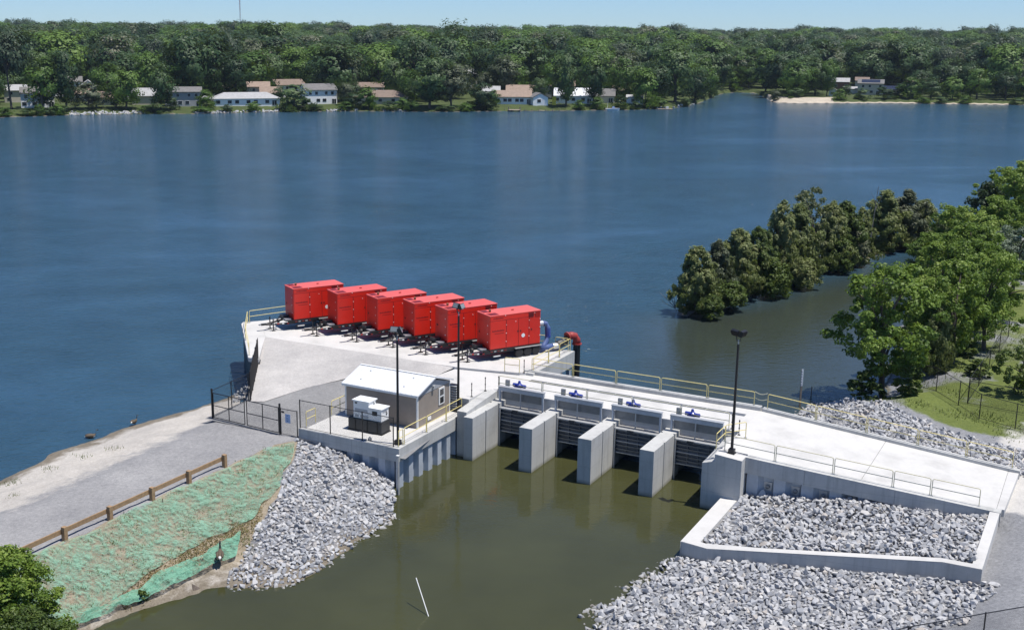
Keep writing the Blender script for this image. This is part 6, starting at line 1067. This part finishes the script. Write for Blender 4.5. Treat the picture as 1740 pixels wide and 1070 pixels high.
def hull(b):
    n = 7; top = []; bot = []
    for k in range(n):
        t = k / (n - 1); w = 1.05 * (1 - max(0, t - 0.5) ** 2 * 3.8); top.append((-3 + 6 * t, w, 0.65 + 0.25 * t)); bot.append((-2.9 + 5.6 * t, w * 0.75, -0.15))
    vs = top + [(p[0], -p[1], p[2]) for p in top] + bot + [(p[0], -p[1], p[2]) for p in bot]; f = []
    for k in range(n - 1): f += [(k, k + 1, 2 * n + k + 1, 2 * n + k), (n + k + 1, n + k, 3 * n + k, 3 * n + k + 1), (k + 1, k, n + k, n + k + 1)]
    f += [(0, 2 * n, 3 * n, n), (n - 1, 2 * n - 1, 4 * n - 1, 3 * n - 1)]; b.add(vs, f)
T.part('hull', 'white_paint', hull); T.part('console', 'sign_blue', lambda b: b.box(-0.2, 0.8, -0.5, 0.5, 0.7, 1.5)); T.part('windscreen', 'glass', lambda b: b.box(0.75, 0.82, -0.5, 0.5, 1.5, 1.9)); T.part('outboard', 'black_metal', lambda b: b.box(-3.5, -3.02, -0.25, 0.25, -0.2, 1.2)); T.part('mast_pole', 'white_paint', lambda b: b.tube([(-2.2, 0.6, 0.7), (-2.2, 0.6, 3.2)], 0.06, 6))
T = Thing('raft', 'pale flat swim raft near the point of the far shore', 'raft', tuple(at(1130, 186.5, 0)), world=True); T.part('platform', 'timber_old', lambda b: b.box(-3.2, 3.2, -1.5, 1.5, 0.05, 0.35)); T.part('seat', 'white_paint', lambda b: b.box(0.4, 1.4, -0.5, 0.5, 0.353, 1.3))
T = Thing('play_slide', 'yellow garden slide on the lawn right of the small cottage', 'slide', tuple(behind(943, 10)), world=True); T.part('tower', 'yellow_plastic', lambda b: (b.box(-1.2, 0.3, -0.8, 0.8, 0, 2.6), b.prism_x([(-1, 2.6), (1, 2.6), (0, 3.5)], -1.3, 0.4))); T.part('chute', 'yellow_plastic', lambda b: b.add([(0.3, -0.5, 1.9), (2.6, -0.5, 0.2), (2.6, 0.5, 0.2), (0.3, 0.5, 1.9), (0.3, -0.5, 2.1), (2.6, -0.5, 0.4), (2.6, 0.5, 0.4), (0.3, 0.5, 2.1)], [(4, 5, 6, 7), (0, 1, 5, 4), (1, 2, 6, 5), (2, 3, 7, 6), (3, 0, 4, 7), (3, 2, 1, 0)]))
T = Thing('garden_canopy', 'white domed garden canopy beside the long ranch house', 'canopy', tuple(behind(348, 16)), world=True); T.part('dome', 'white_paint', lambda b: b.lathe([(2.7, 2.6), (2.4, 3.2), (1.5, 3.8), (0.3, 4.1)], (0, 0, 0), n=14), smooth=True)
for a in range(4): T.part('leg', 'white_trim', lambda b: b.tube([(2.4 * math.cos(a * 1.57 + 0.7), 2.4 * math.sin(a * 1.57 + 0.7), -0.5), (2.4 * math.cos(a * 1.57 + 0.7), 2.4 * math.sin(a * 1.57 + 0.7), 2.65)], 0.06, 6))
# radio mast on the horizon
q = behind(414, 1900); T = Thing('radio_mast', 'thin lattice radio mast rising above the forest on the left', 'mast', tuple(q), world=True)
for a in range(3): T.part('leg', 'galvanised', lambda b: b.tube([(1.1 * math.cos(a * 2.094), 1.1 * math.sin(a * 2.094), 0), (1.0 * math.cos(a * 2.094), 1.0 * math.sin(a * 2.094), 150)], 0.22, 5))
for k in range(0, 30): T.part('brace', 'tape_red' if (k // 4) % 2 else 'tape_white', lambda b: [b.tube([(1.05 * math.cos(a * 2.094), 1.05 * math.sin(a * 2.094), k * 5), (1.05 * math.cos((a + 1) * 2.094), 1.05 * math.sin((a + 1) * 2.094), k * 5 + 5)], 0.16, 4) for a in range(3)])
T.part('antenna', 'white_paint', lambda b: b.lathe([(0.9, 0), (0.9, 2.5)], (0.8, -1.0, 52), n=8))
# rocks along the far waterline
pts = []
for px in np.concatenate([rng.uniform(118, 250, 150), rng.uniform(330, 480, 120), rng.uniform(555, 610, 40), rng.uniform(650, 690, 50), rng.uniform(1100, 1180, 30)]): v = behind(px, rng.uniform(0.3, 4.5)); pts.append(tuple(v))
T = Thing('shore_rocks', 'pale broken rocks heaped along the far left waterline', 'rocks', (0, 470, 0), world=True, kind='stuff'); VS, FS, n = [], [], 0
for p_ in pts:
    me, sv, sf = STONES[rng.randint(14)]; VS.append(sv @ (rotm(rng) * rng.uniform(0.4, 1.0)).T + np.array(p_) - [0, 470, 0]); FS.append(sf + n); n += len(sv)
tag(mesh_np('rock_mass', np.concatenate(VS), np.concatenate(FS), 3, 'granite', T.e), kind='stuff')

# ------------------------------------------------------------------ near trees: island and right bank
def np_(kind, mat, var, n, per, size, **k): return proto(kind, mat, var, n, per, size, **k)
isl = [(1182, 527, 7.4, 5.6, 'c', 'front dark cedar at the near tip of the island'), (1216, 512, 7.2, 5.0, 'c', 'cedar right behind the front cedar on the island'), (1252, 503, 8.2, 6.2, 'c', 'tall ragged cedar on the near third of the island'), (1283, 492, 7.8, 5.6, 'c', 'cedar left of the tallest group on the island'), (1322, 478, 10.2, 6.0, 'c', 'pointed cedar on the left of the tallest island group'), (1352, 470, 9.6, 7.0, 'c', 'broad cedar at the middle of the island'), (1378, 459, 11.2, 5.2, 'l', 'pale airy tree sticking out of the top of the island group'), (1404, 455, 9.0, 6.2, 'c', 'cedar right of the pale airy island tree'), (1432, 447, 8.6, 6.4, 'c', 'olive cedar right of the island middle'), (1458, 440, 7.2, 5.0, 'c', 'narrow cedar before the gap in the island trees'), (1500, 421, 8.6, 7.6, 'c', 'dense dark cedar at the far end of the island, left one'), (1536, 416, 8.2, 7.4, 'c', 'dense dark cedar at the far end of the island, right one'), (1565, 410, 6.5, 6.5, 'c', 'low cedar behind the far end of the island'),
       (1310, 499, 3.0, 4.6, 'b', 'bright green shrub on the island bank'), (1240, 521, 2.2, 4.4, 'b', 'low shrub on the near island bank'), (1208, 535, 1.6, 3.0, 'b', 'small grass-green shrub at the island tip'), (1362, 484, 2.8, 4.6, 's', 'grey-green leaning shrub on the island edge'), (1425, 458, 3.0, 4.4, 'b', 'green shrub at the island edge right of the leaning one'), (1452, 447, 3.6, 3.8, 'o', 'olive brown shrub near the right part of the island')]
for i, (px, py, h, w, k, lab) in enumerate(isl):
    if k == 'c': pr = np_('cedar', ['leaf_cedar', 'leaf_far_olive', 'leaf_cedar', 'leaf_shrub', 'leaf_cedar'][i % 5], i % 5, 260, 74, 0.0135, rad=(0.03, 0.062), up=0.2, spray=1.8, asp=1.8, out=0.5, jit=0.4, whole=0.8, zs=1.15)
    elif k == 'l': pr = np_('broad', 'leaf_pale', 0, 60, 50, 0.022, rad=(0.04, 0.08))
    else: pr = np_('bush', {'b': 'leaf_shrub', 's': 'leaf_cedar', 'o': 'leaf_far_olive'}[k], i % 2, 90, 70, 0.028, rad=(0.06, 0.12), zs=1.4, out=0.6, whole=0.5)
    if k in 'bso': h *= 1.35; w *= 0.85
    tree('cedar_tree' if k == 'c' else ('pale_tree' if k == 'l' else 'island_shrub'), lab, pr, at(px, py, 0.5), h, w * 1.45, 'island trees' if k in 'cl' else 'island shrubs', cat='tree' if k in 'cl' else 'shrub')
T = Thing('boulder', 'dark flat boulder at the near tip of the island', 'rock', tuple(at(1167, 533, 0.1)), world=True); me, sv, sf = STONES[5]; T.part('boulder_body', 'bark_grey', lambda b: b.add([(q[0] * 1.7, q[1] * 1.2, q[2] * 1.0) for q in sv], [tuple(f) for f in sf]))
T = Thing('dead_branch', 'bare grey branches hanging over the water at the island tip', 'branch', tuple(at(1148, 524, 0.3)), world=True)
for a, l in ((2.7, 2.0), (2.3, 1.6), (3.1, 1.7), (1.9, 1.2)): T.part('branch', 'bark_grey', lambda b: b.tube([(0, 0, 0), (l * 0.5 * math.cos(a), 0.3, l * 0.75 * math.sin(a) + 0.3), (l * math.cos(a), 0.5, l * math.sin(a) + 0.9)], 0.05, 5, 0.015))
T = Thing('dead_snag', 'bare grey snag standing above the island trees', 'tree', tuple(at(1476, 430, 0.6)), world=True); T.part('trunk', 'bark_grey', lambda b: b.tube([(0, 0, -0.3), (0.2, 0, 4), (0.6, 0.1, 9.4)], 0.12, 6, 0.03)); T.part('branch', 'bark_grey', lambda b: b.tube([(0.35, 0, 6), (1.3, 0.2, 8.2)], 0.05, 5, 0.015)); T.part('branch', 'bark_grey', lambda b: b.tube([(0.4, 0, 7), (-0.3, 0.2, 8.6)], 0.04, 5, 0.015))
def nleaf(v, n=130, per=120, size=0.0135, mat='leaf_near', kind='broad'): return np_(kind, mat, v, n, per, size, rad=(0.035, 0.085), up=0.35, out=0.7, whole=0.5)
near = [(1502, 668, 0.9, 11.2, 11.2, nleaf(0, 140, 130), 'big bright leafy tree leaning over the lake on the right bank'), (1612, 618, 1.9, 9.6, 8.6, nleaf(1), 'leafy tree right behind the big lakeside tree'), (1668, 596, 1.9, 9.4, 8.4, nleaf(2), 'leafy tree beside the far chain link fence'), (1590, 560, 1.6, 9.0, 8.4, nleaf(3), 'leafy tree behind the big lakeside tree, nearer the water'), (1640, 520, 1.8, 9.2, 9.6, nleaf(0, 140, 130), 'leafy tree in the middle of the right bank grove'), (1715, 505, 1.9, 8.8, 9.4, nleaf(1, mat='leaf_silver'), 'silvery leafed tree at the right edge of the grove'), (1620, 462, 1.6, 8.6, 9.4, nleaf(2), 'bright tree near the water at the far part of the grove'), (1690, 455, 1.8, 9.2, 9.6, nleaf(3), 'bright tree high on the right edge of the grove'),
        (1668, 415, 1.6, 9.6, 8.6, np_('cedar', 'leaf_pine', 2, 130, 60, 0.024, rad=(0.05, 0.1), up=0.2, spray=1.0, asp=1.3), 'dark conifer at the far end of the right grove'), (1738, 420, 1.8, 12.4, 12.5, nleaf(1), 'tallest tree at the upper right of the grove'), (1700, 402, 1.6, 10.6, 10.5, nleaf(2), 'green tree behind the dark conifer'), (1606, 428, 1.2, 5.4, 7.4, np_('cedar', 'leaf_cedar', 1, 260, 74, 0.0135, rad=(0.03, 0.062), up=0.2, spray=1.8, asp=1.8, out=0.5, jit=0.4, whole=0.8, zs=1.15), 'low cedar by the water at the far end of the grove'), (1752, 470, 1.9, 8.2, 8.8, nleaf(3), 'tree cut by the right picture edge in the grove'), (1590, 632, 1.7, 6.2, 4.6, np_('cedar', 'leaf_cedar', 3, 260, 74, 0.0135, rad=(0.03, 0.062), up=0.2, spray=1.8, asp=1.8, out=0.5, jit=0.4, whole=0.8, zs=1.15), 'small dark cedar between the leafy trees of the right bank'),
        (1562, 622, 1.5, 8.4, 7.6, nleaf(2), 'leafy tree squeezed right behind the big lakeside tree trunk'), (1640, 566, 1.9, 9.4, 9.0, nleaf(0, 140, 130), 'leafy tree between the grove middle and the far fence'), (1576, 505, 1.4, 7.6, 8.2, nleaf(1), 'leafy waterside tree facing the far island end'), (1690, 545, 1.9, 7.6, 8.0, nleaf(3), 'leafy tree at the lawn edge below the silvery one'), (1655, 488, 1.8, 9.0, 9.4, nleaf(2), 'leafy tree left of the silvery one')]
for px, py, z, h, w, pr, lab in near: tree('bank_tree', lab, pr, at(px, py, z), h, w, 'trees of the right bank grove')
tree('small_tree', 'small open tree on the lawn behind the right chain link fence', np_('round', 'leaf_shrub', 1, 60, 60, 0.022, rad=(0.06, 0.1)), at(1742, 668, 2.0), 4.6, 5.4, None, rz=0.5, lean=(0, -0.25))
for i, (px, py, h, w, lab) in enumerate([(1470, 672, 2.2, 3.2, 'low shrub at the foot of the big lakeside tree'), (1545, 668, 2.4, 3.0, 'dark shrub right of the big lakeside tree trunk'), (1660, 640, 1.6, 2.6, 'small bright shrub beside the chain link fence'), (1640, 606, 1.8, 3.0, 'green shrub under the grove by the fence line')]): tree('bank_shrub', lab, np_('bush', 'leaf_shrub', i % 2, 70, 55, 0.04, rad=(0.06, 0.12)), at(px, py, 1.2 if i < 1 else 1.9), h, w, 'shrubs on the right bank', cat='shrub')
tree('bank_shrub', 'dark leafy shrub filling the lower left corner, upper one', np_('bush', 'leaf_near', 5, 260, 120, 0.015, rad=(0.05, 0.1)), at(22, 1078, 1.3), 4.6, 5.8, 'shrubs in the lower left corner', cat='shrub'); tree('bank_shrub', 'yellowish feathery shrub at the bottom of the lower left corner', np_('bush', 'leaf_shrub', 6, 240, 120, 0.014, rad=(0.05, 0.1), spray=1.5, asp=1.5), at(50, 1140, 0.7), 3.3, 4.4, 'shrubs in the lower left corner', cat='shrub')
tree('waterside_weed', 'small bright green weed at the netting edge by the water', np_('bush', 'leaf_shrub', 2, 30, 30, 0.07, rad=(0.1, 0.18), spray=2), at(243, 1024, 0.1), 0.9, 0.8, None, cat='weed')
# grass on the right bank
X = rng.uniform(28, 62, 60000); Y = rng.uniform(72, 118, 60000); U = (X - OX) * CU + (Y - OY) * SU; Vv = -(X - OX) * SU + (Y - OY) * CU; d = sdist(RB, X, Y)
den = rb_grass(d, X, Y) * sstep(0.35, 0.62, vnoise(X * 0.35, Y * 0.35, 6)); ok = rng.uniform(size=len(X)) < den * 0.75
o = blades('bank_grass', np.stack([X[ok], Y[ok], rb_height(X[ok], Y[ok])], 1), 0.08, 0.3, 'grass_blade', 9, 0.03, 1.0); tag(o, 'rough green grass along the right bank fences', 'grass')
# ------------------------------------------------------------------ air: faint haze over the lake and the forest
hz = MB(); hz.box(-2400, 2600, -60, 4200, -4.0, 175.0); o = hz.build('haze', 'white_paint'); o.data.materials.clear()
m = bpy.data.materials.new('haze_air'); m.use_nodes = True; nt = m.node_tree; nt.nodes.clear(); out = nt.nodes.new('ShaderNodeOutputMaterial'); pv_ = nt.nodes.new('ShaderNodeVolumePrincipled')
pv_.inputs['Color'].default_value = (0.62, 0.76, 0.95, 1); pv_.inputs['Density'].default_value = 0.00005; pv_.inputs['Anisotropy'].default_value = 0.0; nt.links.new(pv_.outputs[0], out.inputs['Volume']); o.data.materials.append(m); tag(o, kind='stuff')
